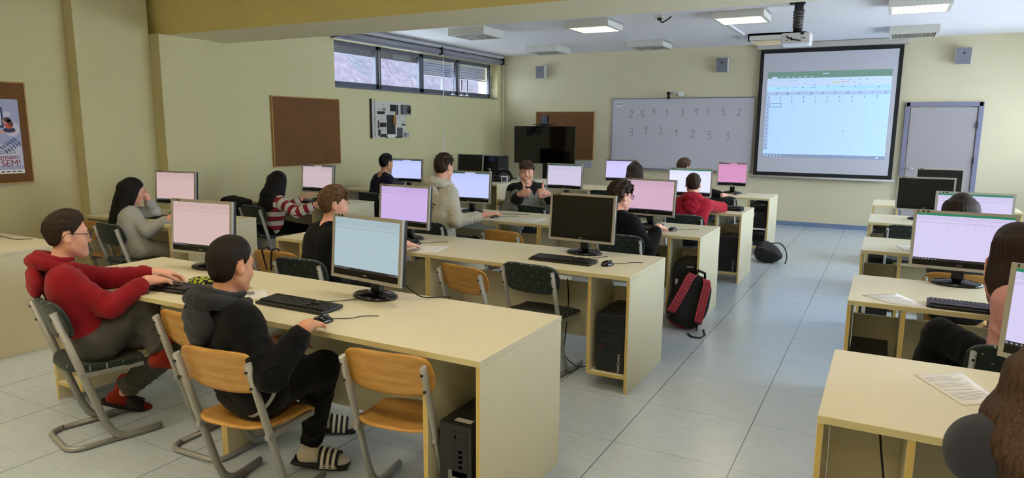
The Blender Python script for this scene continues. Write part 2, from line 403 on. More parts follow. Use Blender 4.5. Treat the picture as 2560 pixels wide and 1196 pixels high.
# lilac poster on it
def flat(lo_u, hi_u, lo_v, hi_v, bm, M, mi=0, d=0):
    q = [M @ Vector((u, v, d)) for u, v in ((lo_u, lo_v), (hi_u, lo_v), (hi_u, hi_v), (lo_u, hi_v))]
    f = bm.faces.new([bm.verts.new(p) for p in q]); f.material_index = mi; return f
def blob(bm, M, cx, cy, rx, ry, mi, d, n=20, ang=0, a0=0, a1=2*PI, clip=.616):
    vs = []
    for k in range(n):
        a = a0+(a1-a0)*k/(n if a1-a0 > 6.2 else n-1); x = rx*math.cos(a); y = ry*math.sin(a)
        vs.append(bm.verts.new(M @ Vector((min(max(cx+x*math.cos(ang)-y*math.sin(ang), .002), clip), cy+x*math.sin(ang)+y*math.cos(ang), d))))
    f = bm.faces.new(vs); f.material_index = mi
pa = at(42, 249, x=XN+.03); pb = at(56, 433, x=XN+.03)
PW, PH = .62, pa.z-pb.z
Mp = frame_M((XN+.034, pa.y-PW, pb.z), (0, 1, 0), (0, 0, 1))
po = thing('poster', 'lilac poster with a drawn girl and red lettering on the corkboard', 'poster', Mp @ Vector((PW/2, 0, 0)))
bm = bmesh.new(); bx(bm, (0, 0, 0), (PW, PH, .0012), M=Mp); sub(po, 'sheet', bm, mat('lilac_paper', 'a6a8cb', .6))
pm = [mat('p_pale', 'c9c7da', .7), mat('p_navy', '343862', .7), mat('p_skin', 'd9a394', .7), mat('p_orange', 'c8573f', .7), mat('p_brown', '5c3a33', .7), mat('p_leaf', '55608c', .7), mat('p_red', '93283f', .7), M_PAPER, M_INK]
bm = bmesh.new(); W, H = PW, PH; dd = .002
blob(bm, Mp, W*.72, H*.10, W*.55, H*.30, 0, dd, 24, 0, 0, PI); flat(0, W, 0, H*.055, bm, Mp, 7, dd+.0004)
blob(bm, Mp, W*.88, H*.60, W*.11, H*.10, 0, dd); blob(bm, Mp, W*.83, H*.80, W*.05, H*.04, 0, dd)
flat(W*.58, W*.775, H*.62, H*.89, bm, Mp, 1, dd); flat(W*.58, W*.75, H*.65, H*.87, bm, Mp, 0, dd+.0004)
blob(bm, Mp, W*.72, H*.565, W*.24, H*.018, 2, dd+.0006); blob(bm, Mp, W*.845, H*.59, W*.085, H*.035, 1, dd+.001); blob(bm, Mp, W*.845, H*.655, W*.06, H*.05, 3, dd+.0012)
blob(bm, Mp, W*.80, H*.71, W*.04, H*.035, 2, dd+.0014); blob(bm, Mp, W*.825, H*.725, W*.05, H*.035, 4, dd+.0016); blob(bm, Mp, W*.865, H*.685, W*.035, H*.05, 4, dd+.0016, ang=.4)
for k in range(6):
    a = k/5; x = W*(.74+.19*a); y = H*(.33+.11*a)
    blob(bm, Mp, x+.02, y-.02, .022, .008, 5, dd+.001, ang=-1.1); blob(bm, Mp, x-.015, y+.014, .024, .008, 5, dd+.001, ang=2.6)
for k in range(14):
    a = k/13; flat(W*(.45+.4*a), W*(.45+.4*a)+.009, H*(.95-.12*a**2), H*(.95-.12*a**2)+.003, bm, Mp, 1, dd+.001)
for yy in (.305, .275):
    for k in range(9): flat(W*(.5+.045*k), W*(.5+.045*k)+.022, H*yy, H*yy+.006, bm, Mp, 8, dd+.001)
add_mesh(bm, text_mesh('sprejemam:', .072, Mp @ T(W*.96, H*.195, dd+.001), align='RIGHT'), 6)
add_mesh(bm, text_mesh(', KOT SEM!', .085, Mp @ T(W*.96, H*.10, dd+.001), align='RIGHT'), 6)
for k in range(7): flat(W*(.45+.075*k), W*(.45+.075*k)+.03, H*.02, H*.035, bm, Mp, 8, dd+.001)
sub(po, 'print', bm, pm)
# computer parts display panel
cy0, cy1, cz0, cz1 = 8.515, 9.45, 1.45, 2.02
Mb = frame_M((XW+.03, cy0, cz0), (0, 1, 0), (0, 0, 1)); W, H = cy1-cy0, cz1-cz0
dp = thing('display_panel', 'white panel of mounted computer parts with vertical lettering on the left wall', 'display', (XW, (cy0+cy1)/2, cz0))
bm = bmesh.new(); bx(bm, (0, 0, -.028), (W*.9, H, 0), M=Mb); sub(dp, 'board', bm, mat('display_white', 'c9c5bd', .6))
bm = bmesh.new(); bx(bm, (-.02, -.005, -.028), (0, H+.03, .004), M=Mb); sub(dp, 'edge_strip', bm, mat('dark_strip', '33291c', .7))
bm = bmesh.new(); add_mesh(bm, text_mesh('SESTAVNI DELI', .044, Mb @ T(.075, .02, .002) @ RZ(PI/2), align='LEFT')); add_mesh(bm, text_mesh('RAČUNALNIKA', .044, Mb @ T(.075, H*.5, .002) @ RZ(PI/2), align='LEFT')); sub(dp, 'lettering', bm, M_INK)
def dpart(name, u0, u1, v0, v1, d, m, bev=.004):
    bm = bmesh.new(); bx(bm, (W*u0, H*v0, 0), (W*u1, H*v1, d), bev, M=Mb); return sub(dp, name, bm, m)
M_PCB = mat('circuit_board', '1b241f', .5, var=.3, vs=60)
dpart('motherboard', .38, .60, .10, .64, .012, M_PCB); dpart('heatsink', .53, .60, .36, .63, .03, mat('copper', 'a5713a', .4, metal=.5)); dpart('graphics_card', .13, .31, .65, .73, .02, M_BLACK)
dpart('optical_drive', .20, .33, .30, .42, .03, M_BLACK); dpart('drive_bracket', .14, .16, .27, .48, .02, mat('rust_brown', '6d5240', .5)); dpart('cable_bundle', .48, .60, .74, .92, .03, M_BLACK)
dpart('connector', .27, .34, .75, .82, .02, mat('tan_plastic', '8f8263', .6)); dpart('ribbon_cable', .62, .64, .64, .92, .01, M_BLACK); dpart('ribbon_cable', .66, .69, .64, .92, .01, M_BLACK)
dpart('memory_module', .79, .89, .345, .385, .01, M_BLACK); dpart('hard_disk', .66, .78, .03, .29, .03, mat('brushed_metal', '6f706f', .35, metal=.7)); dpart('card_reader', .86, .96, .02, .14, .03, mat('grey_plastic', '8e949c', .5))
dpart('speaker_unit', .21, .33, .03, .11, .03, M_BLACK); dpart('usb_bracket', .15, .17, .06, .24, .02, M_BLACK); dpart('expansion_bracket', .19, .21, .02, .22, .015, mat('tan_plastic', '8f8263', .6)); dpart('cable', .33, .8, .0, .03, .012, M_BLACK); dpart('name_card', .39, .58, .0, .10, .016, M_PAPER)
ps = dpart('power_supply', .77, 1.0, .66, .93, .05, mat('grey_metal_case', '6b6e76', .5, metal=.3)); bm = bmesh.new(); lathe(bm, [(.055, 0), (.055, .004), (.02, .004), (.018, .008)], 20, M=Mb @ T(W*.93, H*.79, .05)); o = sub(dp, 'fan', bm, M_BLACK)
bm = bmesh.new(); random.seed(5)
for u, v, n in ((.25, .9, 2), (.15, .8, 2), (.2, .52, 2), (.22, .24, 2), (.66, .6, 3), (.8, .48, 4), (.8, .18, 2), (.82, .62, 2), (.1, .97, 1), (.35, .6, 3)):
    for k in range(n): flat(W*u, W*u+.06+.03*random.random(), H*v-k*.016, H*v-k*.016+.004, bm, Mb, 0, .0015)
sub(dp, 'captions', bm, mat('grey_print', '77757a', .8))
# whiteboard with handwritten digits
wx0, wx1, wz0, wz1 = -4.68, -2.12, .90, 2.165; yy = YF-.025
wb = thing('whiteboard', 'wide whiteboard with two rows of handwritten digits on the front wall', 'whiteboard', ((wx0+wx1)/2, YF, wz0))
bm = bmesh.new(); bx(bm, (wx0, yy, wz0), (wx1, YF-.002, wz1)); sub(wb, 'writing_surface', bm, mat('whiteboard_enamel', 'c3bfc9', .3))
bm = bmesh.new(); e = .022
for lo, hi in (((wx0-e, yy-.008, wz0-e), (wx1+e, YF-.002, wz0)), ((wx0-e, yy-.008, wz1), (wx1+e, YF-.002, wz1+e)), ((wx0-e, yy-.008, wz0), (wx0, YF-.002, wz1)), ((wx1, yy-.008, wz0), (wx1+e, YF-.002, wz1))): bx(bm, lo, hi, .003)
bx(bm, (wx0+.4, yy-.06, wz0-.035), (wx1-.3, yy-.006, wz0-.022)); sub(wb, 'frame', bm, mat('aluminium_frame', '9c9aa3', .35, metal=.5))
G = {'1': [[(.05, .62), (.45, 1), (.55, 0)]], '2': [[(.1, .75), (.3, 1), (.6, .9), (.55, .6), (.05, .05), (.35, .1), (.75, 0)]], '3': [[(.1, .9), (.45, 1), (.6, .8), (.3, .55), (.62, .4), (.55, .1), (.05, .02)]],
     '4': [[(.35, 1), (.05, .45), (.65, .5)], [(.6, .9), (.42, 0)]], '5': [[(.65, 1), (.2, .97), (.15, .58), (.5, .6), (.6, .3), (.4, .03), (.05, .05)]]}
bm = bmesh.new()
def pen(bm, s, X, Y, hgt):
    p = at(X, Y, y=yy-.002)
    for st in G[s]:
        pts = spline([(p.x+a*hgt*.75, yy-.0015, p.z+(b-.5)*hgt) for a, b in st], 6) if s not in '14' else [Vector((p.x+a*hgt*.75, yy-.0015, p.z+(b-.5)*hgt)) for a, b in st]
        tube(bm, pts, .0045, 5)
for s, X, Y in zip('254131452', (1574, 1602, 1630, 1662, 1701, 1736, 1765, 1804, 1842), (286, 285, 280, 283, 282, 280, 278, 279, 281)): pen(bm, s, X, Y, .125)
for s, X, Y in zip('3331253', (1573, 1609, 1646, 1685, 1726, 1768, 1813), (331, 325, 325, 333, 335, 339, 339)): pen(bm, s, X, Y, .14)
sub(wb, 'handwriting', bm, mat('marker_ink', '85838d', .6))
bm = bmesh.new(); p = at(1549, 262, y=yy); bx(bm, (p.x-.07, yy-.003, p.z-.045), (p.x+.06, yy, p.z+.05)); sub(wb, 'sticker', bm, M_WHITE)
bm = bmesh.new(); bx(bm, (p.x-.055, yy-.005, p.z+.005), (p.x+.04, yy-.003, p.z+.02)); sub(wb, 'sticker_print', bm, M_INK)
p = at(1672, 240, y=YF-.08); wc = thing('document_camera', 'small black camera on a short white arm above the whiteboard', 'camera', p)
bm = bmesh.new(); tube(bm, [(p.x, YF-.1, p.z-.06), (p.x, YF-.1, p.z+.05)], .025, 10); bx(bm, (p.x-.03, YF-.13, p.z+.04), (p.x+.03, YF-.07, p.z+.07), .005); sub(wc, 'camera_head', bm, M_BLACK)
bm = bmesh.new(); tube(bm, [(p.x+.03, YF-.09, p.z+.055), (p.x+.2, YF-.09, p.z+.05)], .012, 8); tube(bm, [(p.x+.22, YF-.1, p.z+.03), (p.x+.22, YF, p.z+.03)], .045, 14); sub(wc, 'arm', bm, M_WHITE)
# projection screen
sx0, sx1, sz0, sz1 = -2.055, .06, .855, 2.945; ys = YF-.10
ps = thing('projection_screen', 'black bordered roller projection screen showing a spreadsheet on the front wall', 'screen', ((sx0+sx1)/2, ys, sz0))
bm = bmesh.new(); bx(bm, (sx0, ys, sz0), (sx1, ys+.003, sz1)); sub(ps, 'border', bm, mat('screen_black_border', '0b0b0d', .7))
b_ = .06; bm = bmesh.new(); bx(bm, (sx0+b_, ys-.002, sz0+b_), (sx1-b_, ys, sz1-b_)); sub(ps, 'canvas', bm, mat('screen_canvas', 'c6c3cd', .8))
bm = bmesh.new(); bx(bm, (sx0-.06, ys-.05, sz1+.01), (sx1+.06, YF-.002, sz1+.10), .012); sub(ps, 'case', bm, mat('pale_case', 'b9b4ac', .4))
bm = bmesh.new(); add_mesh(bm, text_mesh('—  ———', .04, frame_M((sx1-.12, ys-.052, sz1+.05), (1, 0, 0), (0, 0, 1)))); sub(ps, 'maker_mark', bm, M_INK)
bm = bmesh.new(); tube(bm, [(sx0-.05, ys, sz0-.02), (sx1+.05, ys, sz0-.02)], .018, 10); sub(ps, 'bottom_bar', bm, mat('pale_case', 'b9b4ac', .4))
# projected picture (the projector's light painted on: its faces glow by themselves)
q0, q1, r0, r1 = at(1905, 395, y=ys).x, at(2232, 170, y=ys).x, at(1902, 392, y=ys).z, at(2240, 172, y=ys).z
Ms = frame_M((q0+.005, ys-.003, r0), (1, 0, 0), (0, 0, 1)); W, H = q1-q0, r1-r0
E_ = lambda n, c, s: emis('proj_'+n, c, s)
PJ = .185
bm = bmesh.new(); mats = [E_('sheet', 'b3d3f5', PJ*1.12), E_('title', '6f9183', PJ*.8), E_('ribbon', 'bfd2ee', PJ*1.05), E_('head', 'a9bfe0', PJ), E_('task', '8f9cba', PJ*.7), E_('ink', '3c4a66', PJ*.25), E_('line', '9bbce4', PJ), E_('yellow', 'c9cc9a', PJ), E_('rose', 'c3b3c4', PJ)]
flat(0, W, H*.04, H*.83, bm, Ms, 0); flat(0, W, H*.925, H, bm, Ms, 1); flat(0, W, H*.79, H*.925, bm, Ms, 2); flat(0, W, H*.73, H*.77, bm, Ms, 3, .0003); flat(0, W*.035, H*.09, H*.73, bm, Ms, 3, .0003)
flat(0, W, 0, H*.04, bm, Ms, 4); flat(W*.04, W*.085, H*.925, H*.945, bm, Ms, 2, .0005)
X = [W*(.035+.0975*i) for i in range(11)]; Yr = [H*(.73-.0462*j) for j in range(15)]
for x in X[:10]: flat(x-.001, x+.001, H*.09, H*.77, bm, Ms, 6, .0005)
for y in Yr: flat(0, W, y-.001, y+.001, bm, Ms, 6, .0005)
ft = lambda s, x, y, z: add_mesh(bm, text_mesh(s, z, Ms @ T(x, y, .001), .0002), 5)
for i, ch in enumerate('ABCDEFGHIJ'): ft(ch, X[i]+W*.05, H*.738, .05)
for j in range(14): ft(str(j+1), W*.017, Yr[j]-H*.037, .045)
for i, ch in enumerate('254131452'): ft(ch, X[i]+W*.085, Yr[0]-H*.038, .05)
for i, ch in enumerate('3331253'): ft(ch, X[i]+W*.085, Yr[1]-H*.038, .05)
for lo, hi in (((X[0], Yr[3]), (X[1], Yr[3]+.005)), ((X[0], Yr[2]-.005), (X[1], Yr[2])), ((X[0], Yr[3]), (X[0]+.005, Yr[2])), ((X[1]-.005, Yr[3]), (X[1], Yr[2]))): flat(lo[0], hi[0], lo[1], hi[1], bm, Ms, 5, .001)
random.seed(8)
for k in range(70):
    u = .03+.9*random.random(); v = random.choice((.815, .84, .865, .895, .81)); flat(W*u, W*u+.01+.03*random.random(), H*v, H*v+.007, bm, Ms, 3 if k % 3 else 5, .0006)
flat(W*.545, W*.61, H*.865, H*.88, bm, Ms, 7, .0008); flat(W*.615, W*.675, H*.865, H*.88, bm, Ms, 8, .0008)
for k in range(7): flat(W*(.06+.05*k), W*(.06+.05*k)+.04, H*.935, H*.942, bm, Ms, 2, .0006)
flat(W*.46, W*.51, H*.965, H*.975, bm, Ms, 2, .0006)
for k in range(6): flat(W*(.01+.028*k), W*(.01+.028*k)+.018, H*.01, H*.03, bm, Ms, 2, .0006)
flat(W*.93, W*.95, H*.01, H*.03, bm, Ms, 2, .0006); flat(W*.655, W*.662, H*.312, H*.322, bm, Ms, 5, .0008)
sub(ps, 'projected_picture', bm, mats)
# door
dr = bmesh.new(); dx0, dx1, dz1 = .165, 1.175, 2.055
e = .055
for lo, hi in (((dx0-.01, YF-.045, 0), (dx0+e, YF, dz1+.01)), ((dx1-e, YF-.045, 0), (dx1+.01, YF, dz1+.01)), ((dx0, YF-.045, dz1-e), (dx1, YF, dz1+.01))): bx(dr, lo, hi, .004)
d1 = struct('door_1', dr, mat('lilac_door_frame', '807e96', .45))
bm = bmesh.new(); bx(bm, (dx0+e+.012, YF-.03, .01), (dx1-e-.012, YF-.004, dz1-e-.012), .003); obj('door_leaf', bm, mat('pale_lilac_door', 'a39c9f', .5), d1)
p = at(2262, 420, y=YF-.04); bm = bmesh.new(); bx(bm, (p.x-.022, YF-.042, p.z-.16), (p.x+.022, YF-.03, p.z+.07), .004); tube(bm, [(p.x, YF-.04, p.z), (p.x, YF-.085, p.z), (p.x+.115, YF-.085, p.z)], .010, 8); obj('door_handle', bm, mat('satin_metal', 'a5a29d', .3, metal=.8), d1)
for z in (1.72, 1.19): bm = bmesh.new(); bx(bm, (dx1-e-.012, YF-.052, z-.05), (dx1-e+.012, YF-.03, z+.05)); obj('hinge', bm, mat('dark_hinge', '2b241f', .5), d1)
# wall loudspeakers
for X, Y, lab in ((1354, 180, 'grey wall loudspeaker, leftmost of three, left of the whiteboard'), (1806, 162, 'grey wall loudspeaker, middle of three, left of the projection screen'), (2406, 139, 'grey wall loudspeaker, rightmost of three, above the door')):
    p = at(X, Y, y=YF-.10); s = thing('wall_speaker', lab, 'loudspeaker', (p.x, YF, p.z), 0, 'loudspeakers on the front wall')
    Mx = RZ(.12 if X > 2000 else -.12 if X < 1400 else 0) @ Matrix.Rotation(.05, 4, 'X')
    bm = bmesh.new(); bx(bm, (-.105, -.14, -.125), (.105, -.05, .125), .01, M=Mx); obj('cabinet', bm, mat('speaker_white', 'c4c2c0', .5), s)
    bm = bmesh.new(); bx(bm, (-.095, -.148, -.118), (.095, -.138, .118), .004, M=Mx); obj('grille', bm, mat('speaker_grille', '74747c', .7), s)
    bm = bmesh.new(); bx(bm, (-.016, -.151, .025), (.016, -.146, .055), .002, M=Mx); obj('badge', bm, M_BLACK, s)
    bm = bmesh.new(); bx(bm, (-.03, -.06, -.03), (.03, 0, .03)); obj('bracket', bm, M_BLACK, s)
# ---- ceiling lamps
M_HOUS = mat('lamp_housing_white', 'c9c6bd', .5)
def lamp_glow(name, st, col): return emis(name, col, st)
def make_lamp(lit):
    t_ = thing('ceiling_lamp', 'x', 'lamp'); s = .30
    bm = bmesh.new()
    for lo, hi in (((-s, -s, -.105), (-s+.02, s, 0)), ((s-.02, -s, -.105), (s, s, 0)), ((-s, -s, -.105), (s, -s+.02, 0)), ((-s, s-.02, -.105), (s, s, 0)), ((-s, -s, -.03), (s, s, 0))): bx(bm, lo, hi)
    for lo, hi in (((-s, -s, -.108), (-s+.035, s, -.10)), ((s-.035, -s, -.108), (s, s, -.10)), ((-s, -s, -.108), (s, -s+.035, -.10)), ((-s, s-.035, -.108), (s, s, -.10))): bx(bm, lo, hi)
    obj('housing', bm, M_HOUS, t_)
    bm = bmesh.new()
    for k in range(1, 4): bx(bm, (-s+.03, -s+k*.15-.006, -.103), (s-.03, -s+k*.15+.006, -.068))
    for k in range(1, 12): bx(bm, (-s+k*.05-.0025, -s+.03, -.100), (-s+k*.05+.0025, s-.03, -.075))
    obj('louvre', bm, mat('louvre_metal', 'b8b6b0', .3, metal=.6), t_)
    bm = bmesh.new(); bx(bm, (-s+.03, -s+.03, -.055), (s-.03, s-.03, -.045)); obj('diffuser', bm, lamp_glow('glow_%s' % lit, *{'on': (LAMP*.62, 'fff4dc'), 'near': (LAMP*.62, 'fff0d0'), 'rear': (LAMP*1.32, 'fff0d0'), 'off': (.06, 'cfc8a8'), 'warm': (.9, 'ffe6b8')}[lit]), t_)
    return t_
protos = {}
def put_lamp(x, y, lit, lab):
    if lit not in protos: o = protos[lit] = make_lamp(lit)
    else: o = dup(protos[lit])
    o.location = (x, y, ZC); tag(o, lab, 'lamp', 'square ceiling lamps')
LX = [-5.52, -3.65, -1.73, .15]
for x, lit, l in zip(LX, ('off', 'on', 'on', 'on'), ('unlit square ceiling lamp with a dull louvre nearest the left windows', 'lit square ceiling lamp, first glowing one from the left windows', 'lit square ceiling lamp left of the projector', 'lit square ceiling lamp at the top right, nearest of the right ones')): put_lamp(x, 9.05, lit, l)
for x, lit, l in zip(LX, ('off', 'off', 'warm', 'off'), ('dim square ceiling lamp in the back row above the left loudspeaker', 'dim square ceiling lamp in the back row above the whiteboard', 'square ceiling lamp with a warm glow just above the projection screen', 'dim square ceiling lamp in the back row right of the projection screen')): put_lamp(x, 11.5, lit, l)
for y, nm in ((3.2, 'just behind the beam'), (.6, 'over the rear of the room'), (-1.4, 'added unseen at the rear wall')):  # last row is added out of view to brighten surfaces facing the camera
    for x, nn in zip(LX, ('first', 'second', 'third', 'fourth')): put_lamp(x, y, 'near' if y > 3 else 'rear', 'lit square ceiling lamp %s, %s from the left wall' % (nm, nn))
# ---- projector hung from the ceiling
px_ = -1.04; pj = thing('projector', 'white projector hanging from the ceiling on a cable-wrapped black pole', 'projector', (px_, 8.69, ZC))
bm = bmesh.new(); bx(bm, (-.10, -.03, -.02), (.06, .06, 0)); tube(bm, [(0, 0, 0), (0, 0, -.33)], [.05, .035][0], 10); obj('ceiling_mount', bm, M_BLACK, pj)
bm = bmesh.new(); pts = [(.052*math.cos(k*.55)*(1-.001*k), .052*math.sin(k*.55), -.09-.0028*k) for k in range(70)]; tube(bm, pts, .011, 6); obj('wrapped_cable', bm, mat('grey_cable', '4d463f', .7), pj)
bm = bmesh.new(); bx(bm, (-.155, -.13, -.455), (.155, .13, -.345), .018); obj('body', bm, mat('projector_white', 'c9c5bf', .4), pj)
bm = bmesh.new(); bx(bm, (-.15, -.125, -.475), (.15, .125, -.452), .012); obj('underside', bm, mat('projector_cover', 'e4e6ec', .35), pj)
bm = bmesh.new()
for u, v, w, h in ((-.10, -.43, .014, .01), (-.055, -.405, .02, .012), (-.05, -.425, .05, .014), (.05, -.37, .035, .03), (.06, -.41, .012, .01), (.085, -.415, .012, .02), (.02, -.425, .01, .008), (-.09, -.40, .008, .008)): bx(bm, (u, -.134, v), (u+w, -.128, v+h))
obj('sockets', bm, mat('socket_dark', '1c1a18', .6), pj)
bm = bmesh.new(); tube(bm, spline([(-.02, .0, -.33), (-.09, -.10, -.36), (-.07, -.15, -.40), (.0, -.15, -.425), (.06, -.14, -.435)], 6), .007, 6); tube(bm, spline([(.02, 0, -.32), (.10, -.02, -.335), (.13, -.03, -.36)], 6), .007, 6); tube(bm, spline([(-.03, 0, -.32), (-.12, -.03, -.35), (-.15, -.05, -.36)], 6), .006, 6); obj('leads', bm, M_CORD, pj)
bm = bmesh.new(); bx(bm, (.09, .125, -.43), (.13, .16, -.38), .01); obj('lens', bm, M_GLOSS, pj)
# cable trunking on the ceiling and a socket by the beam
bm = bmesh.new(); a = at(1700, 38, z=ZC); bx(bm, (-2.62, 8.66, ZC-.03), (px_-.1, 8.72, ZC), .003); bx(bm, (-2.1, 8.72, ZC-.02), (-2.07, YF, ZC), .003)
tag(obj('cable_trunking', bm, M_CEIL), 'thin white cable trunking along the ceiling towards the projector', 'trunking')
so = thing('ceiling_socket', 'small ceiling socket with a dangling black plug near the beam', 'socket', (-2.72, 8.93, ZC))
bm = bmesh.new(); bx(bm, (-.05, -.05, -.03), (.05, .05, 0), .006); obj('socket_plate', bm, M_HOUS, so); bm = bmesh.new(); tube(bm, spline([(0, 0, -.03), (.04, -.03, -.09), (.12, -.05, -.06), (.17, -.08, -.035)], 6), .009, 6); bx(bm, (-.025, -.025, -.06), (.025, .025, -.025), .006); obj('plug_lead', bm, M_CORD, so)
# ================================================================== FURNITURE
RY = [2.168, 3.917, 5.682, 7.49, 9.39]; RRY = [2.268, 3.965, 5.728, 7.553, 9.331]; DD = .757
ZT = .75
def make_desk(x0, x1, side):
    """desk from x0 to x1 (local x centred); side = end with the computer cubby (-1 left, +1 right, 0 none)"""
    w = (x1-x0)/2; t_ = thing('computer_desk', 'x', 'desk')
    bm = bmesh.new(); bx(bm, (-w+.001, 0, ZT-.026), (w-.001, DD, ZT), .002, front=1); obj('desktop', bm, [M_WOODTOP, mat('cream_edge', 'cdc08f', .5)], t_)
    for s in (-1, 1):
        a, b = sorted((s*w, s*(w-.022))); bm = bmesh.new(); bx(bm, (a+.0015, .004, 0), (b-.0015, DD-.004, ZT-.027), .0015, front=1); obj('end_panel', bm, [M_WOODTOP, M_EDGE], t_)
    if side:
        xi = side*(w-.262); bm = bmesh.new(); bx(bm, (xi-.011, .004, .095), (xi+.011, .41, ZT-.027), .0015, front=1); obj('inner_panel', bm, [M_WOODTOP, M_EDGE], t_)
        a, b = sorted((xi+side*.011, side*(w-.022))); bm = bmesh.new(); bx(bm, (a, .006, .095), (b, .41, .117), .0015, front=1); obj('cubby_shelf', bm, [M_WOODTOP, M_EDGE], t_)
    bm = bmesh.new(); bx(bm, (-w+.024, .415, .20), (w-.024, .433, .585), .001); obj('modesty_panel', bm, M_WOODTOP, t_)
    return t_
dp_ = {}
def put_desk(x0, x1, y, side, lab):
    k = (round(x1-x0, 3), side)
    if k not in dp_: o = dp_[k] = make_desk(x0, x1, side)
    else: o = dup(dp_[k])
    o.location = ((x0+x1)/2, y, 0); tag(o, lab, 'desk', 'cream computer desks'); return o
XL0, XS, XR0 = -4.275, -2.795, -1.308
lm = ['empty right half of the nearest middle desk row, holding the cyan screen', 'cream desk of the second middle row holding the dark switched-off monitor', 'cream desk of the third middle row where the boy with glasses and black shirt sits', 'cream desk of the fourth middle row where the boy in the red hoodie leans', 'cream desk of the farthest middle row with a pink screen']
ll = ['cream desk where the boy in the red hoodie with glasses types', 'cream desk holding the lavender screen of the boy in profile', 'cream desk where the boy in the cream printed hoodie works', 'cream desk behind the boy showing two thumbs up', 'cream desk in front of the girl with long brown hair, farthest middle row']
lm[0] = 'cream desk in the foreground holding the cyan screen and a bare right end'
for k in range(5):
    put_desk(XL0, XS, RY[k], -1, ll[k]); put_desk(XS, XR0, RY[k], 1, lm[k])
lw = ['cream desk at the far left edge below the lilac poster', 'cream desk against the pillar where the girl in the grey sweatshirt sits', 'cream desk under the corkboard where the girl in the striped hoodie sits', 'cream desk along the left wall where the boy in dark purple sits', 'cream desk before the radiator holding a switched-off monitor and a black phone']
for k in range(5): put_desk(-6.86, -5.35, RY[k], 1 if k else 1, lw[k])
lr = ['cream desk at the bottom right with a printed sheet on it', 'cream desk on the right where the girl in pink sits', 'cream desk on the right with a small white sheet, third from the front wall', 'cream desk on the right holding the large black monitor, second from the front wall', 'cream desk on the right nearest the front wall']
for k in range(5): put_desk(-.13, 1.35, RRY[k], -1, lr[k])
put_desk(-6.8, -5.23, 10.2, 0, 'cream desk in the far left corner beside the television stand')
# ------------------------------------------------------------------ chairs
def uvgrid(o, axes):
    me = o.data; uv = me.uv_layers.new(name='UVMap')
    for l in me.loops:
        c = me.vertices[l.vertex_index].co; uv.data[l.index].uv = (c[axes[0]], c[axes[1]])
def make_chair(kind):
    t_ = thing('school_chair', 'x', 'chair'); zt, zs = (.735, .432) if kind == 'green' else (.705, .398)
    m = M_DOTS if kind == 'green' else M_PLY
    th = .030 if kind == 'green' else .011
    # seat: moulded, rounded rear, dropping front lip
    bm = bmesh.new()
    def seat(u, v):
        a = (v-.5)*2; x = a*.20*(1-.06*(1-u)); y = -.165+.37*u
        cr = .05*abs(a)**4; y += cr*(1-u)*1.4-cr*u*.6
        z = zs-.012*math.cos(a*1.3)*math.sin(u*PI)-.022*max(0, u-.8)**1.4*8+.012*(1-u)**3
        return (x, y, z)
    sheet(bm, lambda u, v: seat(u, 1-v), 16, 16, -th if 0 else th); bmesh.ops.recalc_face_normals(bm, faces=bm.faces)
    o = obj('seat', bm, m, t_); uvgrid(o, (0, 1))
    bm = bmesh.new(); zb0, zb1 = zt-.145, zt+.04
    def back(u, v):
        a = (v-.5)*2; e = (max(0, 1-abs(a)**5.5))**(1/2.6); w = (2*u-1)*(e*.93+.07*(1-abs(a)**30)); z = (zb0+zb1)/2+(zb1-zb0)/2*w-.010*(1-a*a)*(1-u); x = a*.208
        y = -.185-(z-zt)*.29-.030*(1-a*a)+.014
        return (x, y+.012, z)
    sheet(bm, lambda u, v: back(u, .5-.5*math.cos(PI*v)), 14, 30, th*.8); bmesh.ops.recalc_face_normals(bm, faces=bm.faces); o = obj('backrest', bm, m, t_); uvgrid(o, (0, 2))
    for s in (-1, 1):
        bm = bmesh.new(); x = s*.186
        y1 = -.03; z1 = .125; pts = [(x, -.208, zt), (x, y1, z1)]+[(x, y1+.012+.10*(1-math.cos(b)), z1-.105*math.sin(b)) for b in (.3, .6, .9, 1.2, 1.5)]+[(x, .13, .019), (x, .24, .023)]
        tube(bm, [Vector(p) for p in pts], .0195, 10, flat=.62, up=(1, 0, 0)); obj('side_frame', bm, M_STEEL, t_)
        bm = bmesh.new(); bx(bm, (x-.012, -.125, zs-.052), (x+.012, .175, zs-.026), .004); obj('seat_rail', bm, M_STEEL, t_)
        for zz in (zt-.03, zt-.105):
            bm = bmesh.new(); tube(bm, [(x, -.232+(zt-zz)*.29, zz), (x, -.222+(zt-zz)*.29, zz)], .006, 8); obj('screw', bm, M_BLACK, t_)
    bm = bmesh.new(); r_ = .07; pts = [(-.175, .12, .015), (-.175, -.13, .015)]
    for k in range(7): a = PI+k*PI/12; pts.append((-.175+r_+r_*math.cos(a), -.13+r_*math.sin(a), .015))
    pts += [(-p[0], p[1], p[2]) for p in reversed(pts)]
    tube(bm, pts, .0145, 8, up=(0, 0, 1)); obj('floor_loop', bm, M_STEEL, t_)
    return t_
cp_ = {}
def put_chair(kind, x, y, deg, lab):
    if kind not in cp_: o = cp_[kind] = make_chair(kind)
    else: o = dup(cp_[kind])
    o.location = (x, y, 0); o.rotation_euler = (0, 0, math.radians(deg)); tag(o, lab, 'chair', '%s school chairs' % ('green upholstered' if kind == 'green' else 'wooden')); return o
